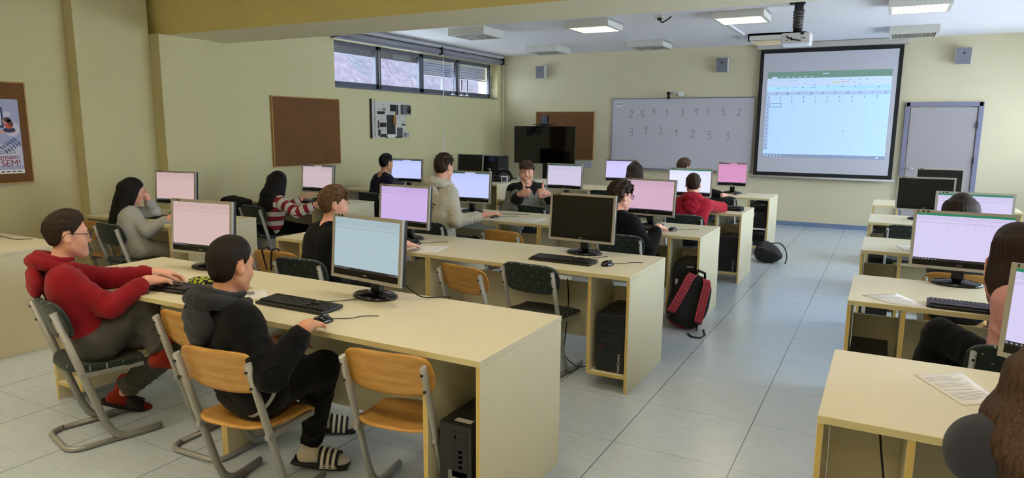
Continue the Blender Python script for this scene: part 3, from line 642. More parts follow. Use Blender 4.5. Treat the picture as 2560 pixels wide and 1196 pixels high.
for a in [('green', -3.60, 2.03, -14, 'green dotted chair under the boy in the red hoodie with glasses'),
          ('wood', -2.36, 1.98, 7, 'wooden chair the boy in the black hoodie sits on'),
          ('wood', -2.93, 2.28, 2, 'wooden chair between the red-hoodie boy and the black-hoodie boy'),
          ('wood', -1.745, 2.29, 8, 'empty wooden chair tucked under the nearest middle desk'),
          ('green', -1.965, 4.07, -4, 'empty green dotted chair tucked in before the dark switched-off monitor'),
          ('wood', -2.36, 3.92, -12, 'empty wooden chair left of the empty green chair in the second row'),
          ('green', -3.39, 3.46, 4, 'green dotted chair under the boy in profile behind the cyan screen'),
          ('wood', -3.86, 3.68, 5, 'wooden chair with a dark cord slung over its backrest'),
          ('green', -3.70, 5.36, 0, 'green dotted chair under the boy in the cream hoodie'),
          ('wood', -2.92, 5.42, -6, 'empty wooden chair before the printed sheet in the third row'),
          ('green', -1.90, 5.55, 0, 'green dotted chair under the boy with glasses and black shirt'),
          ('green', -3.45, 7.05, -6, 'green dotted chair behind the thumbs-up boy'),
          ('green', -1.79, 7.16, 0, 'green dotted chair under the red-hoodie boy seen from behind'),
          ('green', -1.90, 9.42, 0, 'green dotted chair with a bright cap beside the pink far screen'),
          ('green', -3.50, 9.32, 0, 'green dotted chair left of the girl with long brown hair'),
          ('green', -3.02, 9.26, 0, 'green dotted chair under the girl with long brown hair'),
          ('green', -6.00, 3.80, -5, 'green dotted chair under the girl in the grey sweatshirt'),
          ('wood', -6.50, 3.95, 0, 'wooden chair against the wall behind the girl in the grey sweatshirt'),
          ('green', -6.06, 5.44, -8, 'green dotted chair under the girl in the striped hoodie'),
          ('green', -6.52, 5.62, 0, 'green dotted chair with a black jacket over it'),
          ('green', -5.98, 7.28, 0, 'green dotted chair under the boy in dark purple'),
          ('green', .23, 7.46, 0, 'empty green dotted chair in the right column, before the black monitor'),
          ('wood', .46, 5.30, 0, 'wooden chair seen beneath the pink girl\'s monitor'),
          ('green', .56, 3.52, 0, 'green dotted chair under the girl in pink'),
          ('green', .55, 1.82, 0, 'green dotted chair under the person in dark grey')]: put_chair(*a)
# ------------------------------------------------------------------ monitors
def screen_mat(name, col, title, st, brightbar=None, grid=.06, task='101218', sel=True):
    m, t, b = base(name); s = t.sep(t.coord('UV')); u, v = s[0], s[1]
    c = lin(col); sh = lambda k: tuple(x*k for x in c[:3])+(1,)
    def band(a, d): return t.math('MULTIPLY', t.math('GREATER_THAN', v, a), t.math('LESS_THAN', v, d))
    def gl(x, n, w): return t.math('LESS_THAN', t.math('FRACT', t.math('MULTIPLY', x, n)), w)
    g = t.math('MULTIPLY', t.math('MAXIMUM', gl(u, 18.0, .07), gl(v, 32.0, .1)), band(.07, .80))
    out = t.mix(t.math('MULTIPLY', g, grid), c, sh(.35))
    out = t.mix(t.math('MULTIPLY', band(.86, .955), .18), out, sh(.55))
    out = t.mix(t.math('MULTIPLY', band(.795, .825), .35), out, sh(.6))
    # small marks of the ribbon
    vo = t.new('ShaderNodeTexVoronoi', feature='F1', distance='CHEBYCHEV'); mp = t.new('ShaderNodeMapping'); mp.inputs['Scale'].default_value = (62, 60, 1)
    t.l.new(t.coord('UV'), mp.inputs[0]); t.l.new(mp.outputs[0], vo.inputs['Vector']); vo.inputs['Scale'].default_value = 1
    nz = t.noise(t.coord('UV', scale=(7, 9, 1)), 1.0, 1)
    mk = t.math('MULTIPLY', t.math('MULTIPLY', t.math('LESS_THAN', vo.outputs['Distance'], .20), t.math('GREATER_THAN', nz, .46)), band(.845, .95))
    out = t.mix(t.math('MULTIPLY', mk, .42), out, lin('2a2a35'))
    # figures in the first rows
    fx = t.math('FRACT', t.math('MULTIPLY', u, 11.0)); fy = t.math('FRACT', t.math('MULTIPLY', v, 32.0))
    fig = t.math('MULTIPLY', t.math('MULTIPLY', t.math('LESS_THAN', t.math('ABSOLUTE', t.math('SUBTRACT', fx, .75)), .055), t.math('LESS_THAN', t.math('ABSOLUTE', t.math('SUBTRACT', fy, .5)), .32)), t.math('MULTIPLY', band(.735, .795), t.math('LESS_THAN', u, .85)))
    if sel: out = t.mix(t.math('MULTIPLY', fig, .26), out, lin('30303c'))
    out = t.mix(t.math('GREATER_THAN', v, .955), out, lin(title) if title else sh(.9))
    if brightbar: out = t.mix(t.math('MULTIPLY', t.math('GREATER_THAN', v, .96), t.math('LESS_THAN', t.math('ABSOLUTE', t.math('SUBTRACT', u, .52)), .13)), out, sh(1))
    lit = t.math('MULTIPLY', t.math('LESS_THAN', t.math('ABSOLUTE', t.math('SUBTRACT', v, .025)), .01), t.math('MAXIMUM', t.math('MULTIPLY', gl(u, 30.0, .5), t.math('LESS_THAN', u, .25)), t.math('MULTIPLY', gl(u, 40.0, .5), t.math('GREATER_THAN', u, .86))))
    tk = t.mix(lit, lin(task), lin('8d93a3')); out = t.mix(t.math('LESS_THAN', v, .05), out, tk)
    b.inputs['Base Color'].default_value = (.02, .02, .02, 1); b.inputs['Roughness'].default_value = .35
    t.l.new(out, b.inputs['Emission Color']); b.inputs['Emission Strength'].default_value = st
    return m
M_OFF = mat('dark_screen', '0c0c0b', .35, spec=.4)
MW, MH = .505, .337
def make_monitor(w=MW, h=MH):
    t_ = thing('monitor', 'x', 'monitor'); zb = .095                   # origin on the desk under the screen face
    TL = Matrix.Rotation(-.08, 4, 'X'); M = T(0, 0, zb) @ TL           # screen leans back
    bm = bmesh.new(); lathe(bm, [(.118, 0), (.125, .004), (.125, .012), (.112, .02), (.05, .03), (.04, .036)], 36, M=T(0, .075, 0), sx=1.06, sy=.78); obj('base', bm, M_GLOSS, t_)
    bm = bmesh.new(); bx(bm, (-.032, .07, .02), (.032, .11, .26), .008); obj('neck', bm, M_BLACK, t_)
    bm = bmesh.new(); bx(bm, (-w/2+.001, .014, .001), (w/2-.001, .04, h-.001), .006, M=M); bx(bm, (-w/2+.07, .038, .05), (w/2-.07, .075, h-.06), .012, M=M); obj('back_shell', bm, M_BLACK, t_)
    bz, bb = .017, .017
    bm = bmesh.new()
    for lo, hi in (((-w/2, 0, 0), (w/2, .016, bb)), ((-w/2, 0, h-bz), (w/2, .016, h)), ((-w/2, 0, bb), (-w/2+bz, .016, h-bz)), ((w/2-bz, 0, bb), (w/2, .016, h-bz))): bx(bm, lo, hi, M=M)
    fr = obj('bezel', bm, M_SILVER, t_)
    bm = bmesh.new()
    for k, ww in enumerate((.006, .012, .016)): bx(bm, (-w/2+.02+.022*k, -.0006, h-.014), (-w/2+.02+.022*k+ww, 0, h-.003), M=M)
    obj('feature_sticker', bm, mat('sticker_dark', '2d2d30', .5), fr)
    bm = bmesh.new(); ch = .030; bx(bm, (-w/2+bz, .003, bb), (w/2-bz, .012, bb+ch), M=M); c = obj('chin', bm, mat('chin_black', '080808', .35, spec=.3), t_)
    bm = bmesh.new(); add_mesh(bm, text_mesh('AOC', .013, M @ frame_M((0, .0025, bb+.008), (1, 0, 0), (0, 0, 1)))); obj('maker_logo', bm, mat('logo_silver', 'b5b2aa', .4), c)
    bm = bmesh.new(); uv = bm.loops.layers.uv.new('UVMap')
    q = [(-w/2+bz, bb+ch), (w/2-bz, bb+ch), (w/2-bz, h-bz), (-w/2+bz, h-bz)]
    f = bm.faces.new([bm.verts.new(M @ Vector((a, .004, c_))) for a, c_ in q])
    for l, co in zip(f.loops, ((0, 0), (1, 0), (1, 1), (0, 1))): l[uv].uv = co
    obj('screen', bm, M_OFF, t_); return t_
EM = .44
S = {'pink': screen_mat('screen_pink', 'd9bab8', None, EM*.95), 'cyan': screen_mat('screen_cyan', 'b4ccd4', None, EM*.9, sel=False), 'lav': screen_mat('screen_lavender', 'cfb4ec', None, EM*1.0, sel=False), 'blue': screen_mat('screen_blue', 'bcc6fb', '21584f', EM*1.15, brightbar=1),
     'rose': screen_mat('screen_rose', 'dcb6cf', None, EM*.95, sel=False), 'pale': screen_mat('screen_pale', 'd3cbe8', '1d5a45', EM*1.0), 'white': screen_mat('screen_white', 'dcdffc', '1f7a5b', EM*1.15, grid=0, sel=False), 'violet': screen_mat('screen_violet', 'cbc6f6', '2a2440', EM*1.1, grid=0, sel=False),
     'magenta': screen_mat('screen_magenta', 'e09bcb', '4a3450', EM*.95, brightbar=1, grid=0, sel=False), 'green': screen_mat('screen_lilac_green', 'd5cdf2', '0f7d58', EM*1.05), 'grey': screen_mat('screen_pink_grey', 'd9c3cb', '4a4c50', EM*.9, brightbar=1), 'off': M_OFF}
mp_ = {}
def put_monitor(x, y, yaw, scr, lab, size='wide'):
    if size not in mp_: o = mp_[size] = make_monitor() if size == 'wide' else make_monitor(.41, .34)
    else: o = dup(mp_[size])
    o.location = (x, y, ZT); o.rotation_euler = (0, 0, yaw); tag(o, lab, 'monitor', 'computer monitors'); setmat(child(o, 'screen'), S[scr]); return o
for a in [(-3.681, 2.772, .083, 'pink', 'silver framed monitor with a pink spreadsheet before the red-hoodie boy with glasses'),
          (-2.319, 2.694, -.114, 'cyan', 'silver framed monitor with a cyan spreadsheet in the foreground'),
          (-3.324, 4.335, -.052, 'lav', 'silver framed monitor with a lavender spreadsheet before the boy in profile'),
          (-1.859, 4.438, -.062, 'off', 'switched-off dark monitor on the second middle desk row'),
          (-3.847, 6.141, .06, 'blue', 'monitor with a bright blue spreadsheet before the cream hoodie'),
          (-1.905, 6.12, -.076, 'rose', 'monitor with a dusty rose spreadsheet before the boy with glasses and black shirt'),
          (-3.649, 8.13, -.023, 'pale', 'monitor with a pale lilac spreadsheet beside the thumbs-up boy'),
          (-2.019, 8.06, .10, 'white', 'monitor with a bright white sheet and green bar before the red-hoodie boy seen from behind'),
          (-3.48, 9.806, .005, 'violet', 'monitor with a dark top band and violet page beside the girl with long brown hair'),
          (.405, 4.62, -.03, 'green', 'monitor with a lilac spreadsheet and green bar before the girl in pink'),
          (.59, 6.164, .022, 'green', 'monitor with a lilac spreadsheet behind the top of a brown-haired head'),
          (.342, 7.953, 0, 'off', 'switched-off black monitor on the fourth right desk, lower of two dark ones'),
          (.556, 9.85, 0, 'off', 'switched-off black monitor before the door, farthest on the right'),
          (-6.2, 4.42, .165, 'pink', 'monitor with a pink spreadsheet before the girl in the grey sweatshirt'),
          (-5.988, 6.151, -.015, 'grey', 'monitor with a pale pink sheet under the corkboard'),
          (-6.032, 7.959, .15, 'blue', 'monitor with a blue page before the boy in dark purple'),
          (-6.267, 10.05, .039, 'off', 'switched-off monitor on the desk before the radiator'),
          (-6.22, 2.60, .2, 'off', 'monitor base cut off by the left edge of the picture')]: put_monitor(*a)
put_monitor(-1.892, 9.87, 0, 'magenta', 'square-ish monitor with a magenta page on the farthest middle desk', 'square')
put_monitor(.625, 2.80, -.45, 'green', 'monitor cut off by the right edge beside the person in dark grey')
# ------------------------------------------------------------------ keyboards, mice
def make_keyboard():
    t_ = thing('keyboard', 'x', 'keyboard'); w, d = .445, .15
    A = Matrix.Rotation(.05, 4, 'X')
    bm = bmesh.new(); bx(bm, (-w/2, -d/2, .003), (w/2, d/2, .019), .004, M=A); bx(bm, (-w/2+.02, -d/2, 0), (-w/2+.06, -d/2+.03, .006)); bx(bm, (w/2-.06, -d/2, 0), (w/2-.02, -d/2+.03, .006)); obj('case', bm, M_BLACK, t_)
    bm = bmesh.new(); mk = mat('keycap_black', '1d1d1f', .38)
    def key(x, y, kw=.0165, kh=.0165):
        vs = bx(bm, (x, y, .019), (x+kw, y+kh, .026), M=A)
    for r in range(6):
        y = d/2-.026-r*.0195-(.004 if r else 0); x = -w/2+.012; wid = {2: (1.5,), 3: (1.75,), 4: (1.25,), 5: (1.25, 1.25, 1.25, 6, 1.25, 1.25, 1.25, 1.5)}.get(r, ())
        n = 0; row = list(wid) if r == 5 else list(wid)+[1]*(13-len(wid))+([2] if r in (1, 3, 4) else [1.5])
        for k in row: key(x, y, .019*k-.0028, .0162 if r else .011); x += .019*k
        for k in range(3):
            if (r in (0, 1, 2)) or r == 5 or (r == 4 and k == 1): key(-w/2+.012+.019*15.25+k*.019, y, .0162, .0162 if r else .011)
        if r:
            for k in range(4): key(-w/2+.012+.019*18.5+k*.019, y, .0162, .0162)
    obj('keys', bm, mk, t_)
    bm = bmesh.new(); tube(bm, spline([(.06, d/2-.002, .012), (.08, .12, .006), (.14, .20, .005), (.20, .30, .005)], 6), .0023, 6); obj('cable', bm, M_CORD, t_); return t_
def make_mouse():
    t_ = thing('computer_mouse', 'x', 'mouse')
    bm = bmesh.new(); bmesh.ops.create_uvsphere(bm, u_segments=24, v_segments=14, radius=1)
    for v in bm.verts:
        x, y, z = v.co; v.co = (x*.031*(1-.12*y), y*.056, max(z, -.05)*.033*(1-.18*y)+.002)
    obj('shell', bm, M_GLOSS, t_, smooth=True)
    bm = bmesh.new(); tube(bm, [(0, .022, .0315), (0, .034, .027)], .0045, 8); obj('wheel', bm, mat('grey_rubber', '3a3a3c', .6), t_)
    bm = bmesh.new(); tube(bm, spline([(0, .054, .008), (.012, .09, .004), (.04, .13, .004), (.05, .19, .004), (.10, .24, .004)], 6), .002, 6); obj('cable', bm, M_CORD, t_); return t_
kp = [None]; mo = [None]
def put_kb(x, y, yaw, lab):
    if kp[0] is None: o = kp[0] = make_keyboard()
    else: o = dup(kp[0])
    o.location = (x, y, ZT); o.rotation_euler = (0, 0, yaw); tag(o, lab, 'keyboard', 'black keyboards')
def put_mouse(x, y, yaw, lab):
    if mo[0] is None: o = mo[0] = make_mouse()
    else: o = dup(mo[0])
    o.location = (x, y, ZT); o.rotation_euler = (0, 0, yaw); tag(o, lab, 'mouse', 'black mice')
for a in [(-2.515, 2.43, .0, 'black keyboard before the cyan screen'), (-3.44, 2.345, .10, 'black keyboard under the hands of the red-hoodie boy with glasses'), (-1.865, 4.17, -.02, 'black keyboard before the dark switched-off monitor'), (.455, 4.06, -.04, 'black keyboard before the girl in pink'),
          (-3.50, 4.12, 0, 'black keyboard before the boy in profile'), (-3.86, 5.93, .02, 'dark keyboard under the sleeve of the cream hoodie'), (-1.98, 5.88, 0, 'black keyboard half hidden behind the boy with glasses and black shirt'), (-6.0, 4.17, .1, 'black keyboard before the girl in the grey sweatshirt'),
          (-5.9, 5.93, 0, 'black keyboard before the girl in the striped hoodie'), (-5.95, 7.74, 0, 'black keyboard before the boy in dark purple')]: put_kb(*a)
for a in [(-3.155, 2.36, -.2, 'glossy black mouse right of the keyboard near the red-hoodie boy'), (-2.205, 2.268, -.25, 'black mouse under the hand of the black-hoodie boy'), (-1.555, 4.19, -.35, 'glossy black mouse alone beside the keyboard of the dark monitor'), (-3.115, 4.21, -.3, 'black mouse under the hand of the boy in profile'),
          (-3.39, 5.90, -.3, 'black mouse under the hand of the cream-hoodie boy'), (-1.615, 5.945, -.4, 'black mouse under the hand of the boy with glasses and black shirt'), (-1.80, 9.72, 0, 'black mouse by the hand at the magenta screen')]: put_mouse(*a)
# ------------------------------------------------------------------ cables on the desks
def cable(name, lab, pts, r=.0028, cat='cable'):
    bm = bmesh.new(); tube(bm, spline(pts, 8), r, 6); return tag(obj(name, bm, M_CORD), lab, cat)
z = ZT+.004
cable('monitor_cable', 'black cables trailing off the desk behind the cyan screen', [(-2.25, 2.80, .90), (-2.13, 2.83, .80), (-2.07, 2.86, z+.006), (-1.98, 2.915, z+.004), (-1.95, 2.935, .74), (-1.95, 2.96, .5)], .0035)
cable('monitor_cable', 'thin black cable on the desk at the far left edge', [(-6.3, 2.75, .8), (-6.15, 2.72, z), (-6.0, 2.75, z+.02), (-5.86, 2.80, z), (-5.80, 2.86, z), (-5.78, 2.925, .74)], .003)
cable('power_cable', 'black power cable hanging under the desk of the dark monitor to the floor', [(-1.90, 4.33, .60), (-1.88, 4.31, .45), (-1.88, 4.28, .25), (-1.85, 4.2, .09), (-1.72, 4.17, .035), (-1.60, 4.2, .1)], .004)
cable('power_cable', 'black cable inside the cubby of the bottom right desk', [(.04, 2.66, .70), (.06, 2.60, .55), (.09, 2.58, .38), (.13, 2.56, .22)], .004)
cable('monitor_cable', 'black lead of the bright blue monitor resting by the mouse hand', [(-3.55, 6.2, .85), (-3.46, 6.15, .84), (-3.43, 6.1, .77), (-3.36, 6.22, z), (-3.2, 6.28, z)], .003)
# ------------------------------------------------------------------ sheets of paper
def paper(lab, corners, lines=0, name='paper_sheet', lift=.0, seed=1, group='printed sheets', pic=False):
    c = [Vector((p[0], p[1], ZT)) for p in corners]; cen = sum(c, Vector())/4
    t_ = thing(name, lab, 'paper', cen, 0, group); z0 = .0012
    f = lambda u, v: (c[0]*(1-u)*(1-v)+c[1]*(1-u)*v+c[2]*u*v+c[3]*u*(1-v))-cen+Vector((0, 0, z0+lift*(u*u)*v))
    bm = bmesh.new(); sheet(bm, f, 6, 6, -.0006); bmesh.ops.recalc_face_normals(bm, faces=bm.faces); obj('sheet', bm, M_PAPER, t_)
    if lines:
        random.seed(seed); bm = bmesh.new()
        for k in range(lines):
            u = .08+.84*k/lines; w = .008; v1 = .55+.37*random.random(); v0 = .08
            if random.random() < .12: continue
            q = [f(a, b)+Vector((0, 0, .0009)) for a, b in ((u, v0), (u, v1), (u+w, v1), (u+w, v0))]
            bm.faces.new([bm.verts.new(p) for p in q])
        if pic:
            q = [f(a, b)+Vector((0, 0, .0012)) for a, b in ((.12, .1), (.12, .45), (.5, .45), (.5, .1))]; bm.faces.new([bm.verts.new(p) for p in q])
        bmesh.ops.recalc_face_normals(bm, faces=bm.faces)
        for fc in bm.faces:
            if fc.normal.z < 0: fc.normal_flip()
        obj('print', bm, mat('grey_print2', '6d6b6c' if not pic else '77757a', .8), t_)
    return t_
paper('small printed slip beside the foreground keyboard', [(-2.99, 2.503), (-2.94, 2.60), (-2.79, 2.49), (-2.827, 2.376)], 12, pic=True)
paper('blank white sheet on the second row desk seam beside the mouse hand', [(-2.977, 3.92), (-3.073, 4.19), (-2.837, 4.27), (-2.764, 3.99)], 10)
paper('white sheet on the third row desk right of the cream-hoodie boy', [(-3.127, 5.80), (-3.114, 6.03), (-2.902, 6.06), (-2.886, 5.75)], 8)
paper('bent white sheet hanging over the edge of the pink girl\'s desk', [(-.07, 4.12), (.096, 4.265), (.26, 3.97), (.075, 3.99)], 22, seed=3)
paper('printed sheet on the bottom right desk', [(.148, 2.835), (.305, 2.949), (.396, 2.674), (.283, 2.584)], 24, seed=4)
paper('small white sheet on the third right desk', [(.10, 6.09), (.235, 6.18), (.30, 5.92), (.15, 5.86)], 0)
paper('white sheet under the arms of the red-hoodie boy with glasses', [(-3.999, 2.356), (-4.092, 2.602), (-3.877, 2.629), (-3.74, 2.40)], 0)
# ------------------------------------------------------------------ computer towers
def tower(x, y, z, w, h, d, lab, style):
    t_ = thing('computer_tower', lab, 'computer', (x, y, z), 0, 'computer towers')
    bm = bmesh.new(); bx(bm, (-w/2, .012, .004), (w/2, d, h), .004); 
    for sx in (-1, 1): bx(bm, (sx*w*.35-.012, .05, 0), (sx*w*.35+.012, .09, .006)); bx(bm, (sx*w*.35-.012, d-.09, 0), (sx*w*.35+.012, d-.05, .006))
    obj('case', bm, mat('tower_black', '101012', .45), t_)
    bm = bmesh.new(); bx(bm, (-w/2+.001, 0, .003), (w/2-.001, .014, h-.001), .004); obj('front_panel', bm, mat('tower_front', '17171a', .35), t_)
    F = lambda u, v, s, m, txt, rot=0: (lambda b: (add_mesh(b, text_mesh(txt, s, frame_M((u, -.0008, v), (1, 0, 0), (0, 0, 1)) @ RZ(rot), .0003)), obj('logo', b, m, t_)))(bmesh.new())
    LT = mat('logo_white', 'c9c7c2', .5)
    def det(name, items, m):
        b = bmesh.new()
        for lo, hi in items: bx(b, (lo[0], -.0015, lo[1]), (hi[0], .004, hi[1]))
        obj(name, b, m, t_)
    if style == 'dell':
        det('drive_bay', [((-w*.1, .12), (w*.38, h-.03))], M_BLACK); det('badge', [((-w*.22, .10), (w*.36, .145))], mat('badge_grey', '6f7073', .4)); F(-w*.05, .113, .02, LT, 'DELL')
        det('port', [((w*.1, .16+k*.022), (w*.22, .172+k*.022)) for k in range(4)], mat('port_grey', '4c4d52', .5)); det('power_light', [((-w*.02, h-.06), (w*.03, h-.045))], LT)
        det('vent', [((-w*.45, .01+k*.012), (w*.42, .014+k*.012)) for k in range(7)], M_BLACK)
        b = bmesh.new(); bx(b, (-w*.15, .03, h), (w*.35, .06, h+.0015)); obj('asset_sticker', b, mat('sticker_pale', 'a8a493', .6), t_)
    elif style == 'think':
        det('handle_recess', [((-w*.42, h-.07), (w*.42, h-.025))], M_BLACK); det('red_mark', [((-w*.42, h*.43), (-w*.22, h*.445))], mat('red_plastic', '9c1f26', .4)); F(w*.36, .06, .026, LT, 'ThinkCentre', PI/2)
        det('port', [((-w*.36+k*w*.2, h*.55), (-w*.27+k*w*.2, h*.56)) for k in range(3)], mat('port_grey', '4c4d52', .5)); det('drive_bay', [((-w*.42, h*.44), (w*.3, h*.445)), ((-w*.42, h-.12), (w*.42, h-.117))], M_BLACK)
    else:
        det('drive_bay', [((-w*.42, h-.12), (w*.42, h-.06))], M_GLOSS); det('chrome_strip', [((w*.1, h-.035), (w*.42, h-.022))], mat('chrome', 'c5c5c8', .15, metal=1)); F(0, h-.098, .02, LT, 'ASUS'); det('badge', [((-w*.42, h-.19), (-w*.28, h-.14))], LT)
    return t_
tower(-1.434, 2.185, .117, .155, .345, .40, 'black tower with a grey badge in the cubby of the nearest middle desk', 'dell')
tower(-1.437, 3.955, .117, .185, .375, .40, 'black tower with upright white lettering in the cubby under the dark monitor', 'think')
tower(-1.437, 5.72, .117, .18, .40, .40, 'black tower with a chrome strip behind the red backpack', 'asus')
tower(-1.437, 7.53, .117, .185, .375, .40, 'black tower with white lettering in the fourth row cubby', 'think')
tower(-1.437, 9.43, .36, .185, .33, .36, 'black tower on the raised shelf of the farthest middle desk', 'plain')
tower(-1.437, 9.43, .117, .18, .2, .30, 'low black computer box on the bottom of the farthest cubby', 'plain')
bm = bmesh.new(); bx(bm, (-1.543, 9.40, .335), (-1.333, 9.79, .352), .002); tag(obj('shelf_board', bm, M_WHITE), 'white shelf board in the cubby of the farthest middle desk', 'shelf')
for o in list(bpy.data.objects):                                        # a loose board rests on two battens
    if o.name == 'shelf_board':
        bm = bmesh.new(); bx(bm, (-1.543, 9.41, .117), (-1.533, 9.78, .335)); bx(bm, (-1.343, 9.41, .117), (-1.333, 9.78, .335)); obj('batten', bm, M_WHITE, o)
tower(-.01, 4.0, .117, .185, .33, .40, 'black tower in the cubby of the pink girl\'s desk', 'think')
tower(-.01, 5.78, .117, .185, .33, .40, 'dark tower in the cubby under the small white sheet, third right desk', 'plain')
tower(-.01, 7.62, .117, .185, .33, .40, 'dark tower in the cubby of the fourth right desk', 'plain')
tower(-.01, 9.40, .117, .185, .33, .40, 'dark tower in the cubby of the right desk nearest the front wall', 'plain')
# ------------------------------------------------------------------ television on its stand
tv = thing('television', 'large black television on a black stand with a tray and camera on top', 'television', (-5.78, 11.95, 0), math.radians(3))
bm = bmesh.new(); bx(bm, (-.62, -.03, .955), (.62, .03, 1.66), .008); obj('panel', bm, M_BLACK, tv)
bm = bmesh.new(); bx(bm, (-.612, -.033, .968), (.612, -.029, 1.652)); obj('screen', bm, mat('tv_glass', '030304', .06), tv)
bm = bmesh.new(); bx(bm, (-.05, .04, .03), (.05, .09, 1.85), .006); bx(bm, (-.2, .03, 1.15), (.2, .05, 1.45)); bx(bm, (-.45, -.25, 0), (.45, .35, .03), .008); obj('stand', bm, M_BLACK, tv)
bm = bmesh.new(); bx(bm, (-.19, -.12, 1.685), (.19, .06, 1.70), .004); bx(bm, (-.06, -.06, 1.655), (.06, .03, 1.69), .004); obj('tray', bm, M_BLACK, tv)
bm = bmesh.new(); bx(bm, (-.045, -.06, 1.70), (.045, .02, 1.87), .012); bx(bm, (-.09, -.09, 1.70), (.09, .03, 1.725), .006); obj('webcam_mount', bm, mat('dark_grey_plastic', '4a4c55', .45), tv)
bm = bmesh.new(); bx(bm, (-5.93, YF-.02, .86), (-5.09, YF-.002, 1.0), .003); tag(obj('wall_duct', bm, mat('pale_panel', 'b5b4ba', .5)), 'pale wall panel below the corkboard beside the television', 'panel')
# ------------------------------------------------------------------ things on the far left desks
p = at(1205, 430, y=9.95); t_ = thing('computer_case', 'black upright computer case behind the switched-off monitor', 'computer', (-6.0, 10.28, ZT))
bm = bmesh.new(); bx(bm, (-.20, -.05, 0), (.20, .30, .40), .01); obj('case', bm, mat('tower_black', '101012', .45), t_); bm = bmesh.new(); bx(bm, (.02, -.056, .31), (.12, -.05, .37)); obj('blue_label', bm, mat('deep_blue_print', '28366e', .5), t_)
t_ = thing('desk_phone', 'black desk telephone with a big arched back on the far left desk', 'phone', (-5.62, 9.95, ZT))
bm = bmesh.new(); bx(bm, (-.16, -.12, 0), (.16, .10, .05), .012); bx(bm, (-.14, -.02, .04), (.0, .06, .09), .01); obj('body', bm, M_BLACK, t_)
bm = bmesh.new(); tube(bm, [(-.12, .09, .03)]+[(.02+.15*math.cos(a), .10, .03+.15*math.sin(a)) for a in [PI-k*PI/10 for k in range(11)]], .03, 8, flat=.6); obj('hood', bm, M_GLOSS, t_)
t_ = thing('desk_clock', 'small white framed desk display on the far left desk', 'clock', (-5.42, 9.75, ZT), .3)
bm = bmesh.new(); bx(bm, (-.055, -.02, 0), (.055, .02, .11), .012); obj('frame', bm, M_WHITE, t_); bm = bmesh.new(); bx(bm, (-.036, -.0215, .022), (.036, -.018, .09)); obj('face', bm, mat('slate_face', '3b3f4c', .4), t_)
t_ = thing('sanitizer_bottle', 'clear pump bottle peeking over the bright blue monitor', 'bottle', (-5.60, 9.60, ZT))
bm = bmesh.new(); lathe(bm, [(.03, 0), (.034, .01), (.034, .12), (.014, .15), (.012, .17)], 18); obj('bottle', bm, mat('cloudy_plastic', 'c5c7cc', .3), t_)
bm = bmesh.new(); lathe(bm, [(.014, .165), (.014, .185), (.005, .187), (.005, .215), (.013, .217), (.013, .225)], 12); bx(bm, (-.04, -.006, .217), (.01, .006, .226), .002); obj('pump', bm, M_WHITE, t_)
t_ = thing('power_adapter', 'little white adapter at the right end of the far left desks', 'adapter', (-5.43, 10.4, ZT)); bm = bmesh.new(); bx(bm, (-.09, -.04, 0), (.06, .04, .05), .01); obj('body', bm, M_WHITE, t_); bm = bmesh.new(); tube(bm, spline([(-.09, 0, .02), (-.15, -.05, .03), (-.2, -.02, .01)], 5), .008, 6); obj('lead', bm, M_CORD, t_)
# pencil case by the red boy, patterned pouch by the front keyboard
t_ = thing('pencil_case', 'black zipped pencil case at the elbow of the red-hoodie boy seen from behind', 'case', (-1.47, 7.80, ZT), -.2)
bm = bmesh.new(); bx(bm, (-.12, -.055, 0), (.12, .055, .05), .022); obj('body', bm, mat('black_fabric', '121214', .85), t_); bm = bmesh.new(); tube(bm, [(-.11, -.052, .03), (0, -.0565, .03), (.11, -.052, .03)], .0025, 6); obj('zip', bm, mat('grey_zip', '4a4a4d', .5), t_)
bm = bmesh.new(); bx(bm, (-1.66, 7.86, ZT), (-1.50, 8.02, ZT+.004)); tag(obj('notebook', bm, M_PAPER), 'white open notebook behind the black pencil case', 'notebook')
def pouch_mat():
    m, t, b = base('black_yellow_pattern'); n = t.noise(t.coord(), 45, 2); t.l.new(t.ramp(n, [(.5, lin('10120f')), (.53, lin('b9c23a'))]), b.inputs['Base Color']); b.inputs['Roughness'].default_value = .8; return m
pp = at(505, 705, z=.775)
bm = bmesh.new(); bmesh.ops.create_icosphere(bm, subdivisions=4, radius=1)
for v in bm.verts:
    q = v.co.copy(); k = 1+.25*noise.noise(q*2.2)+.12*noise.noise(q*6); v.co = Vector((q.x*.085*k, q.y*.05*k, max(-.95, q.z)*.026*k+.026))
o = obj('glasses_pouch', bm, pouch_mat(), smooth=True); o.location = (pp.x, pp.y, ZT); tag(o, 'crumpled black and yellow patterned cloth pouch behind the front-left keyboard', 'pouch')
# ------------------------------------------------------------------ bags
def superq(bm, rx, ry, rz, e=2.6, sub=5, fn=None):
    bmesh.ops.create_icosphere(bm, subdivisions=sub, radius=1)
    for v in bm.verts:
        q = v.co; r = (abs(q.x)**e+abs(q.y)**e+abs(q.z)**e)**(-1/e); p = Vector((q.x*r*rx, q.y*r*ry, q.z*r*rz)); v.co = fn(p) if fn else p
bp = thing('backpack', 'dark red and black backpack slumped against the third row desk', 'bag', (-1.34, 5.53, .0), math.radians(8))
MB_ = T(.0, .06, .235) @ Matrix.Rotation(math.radians(-32), 4, 'X') @ Matrix.Rotation(math.radians(15), 4, 'Z') @ Matrix.Rotation(math.radians(14), 4, 'Y')
M_BLK = mat('black_mesh_fabric', '0e0d0e', .9, bump=.3, bs=300); M_RED = mat('dark_red_nylon', '8a1e2c', .7, bump=.3, bs=120); M_RED2 = mat('red_webbing', 'b53a48', .8)
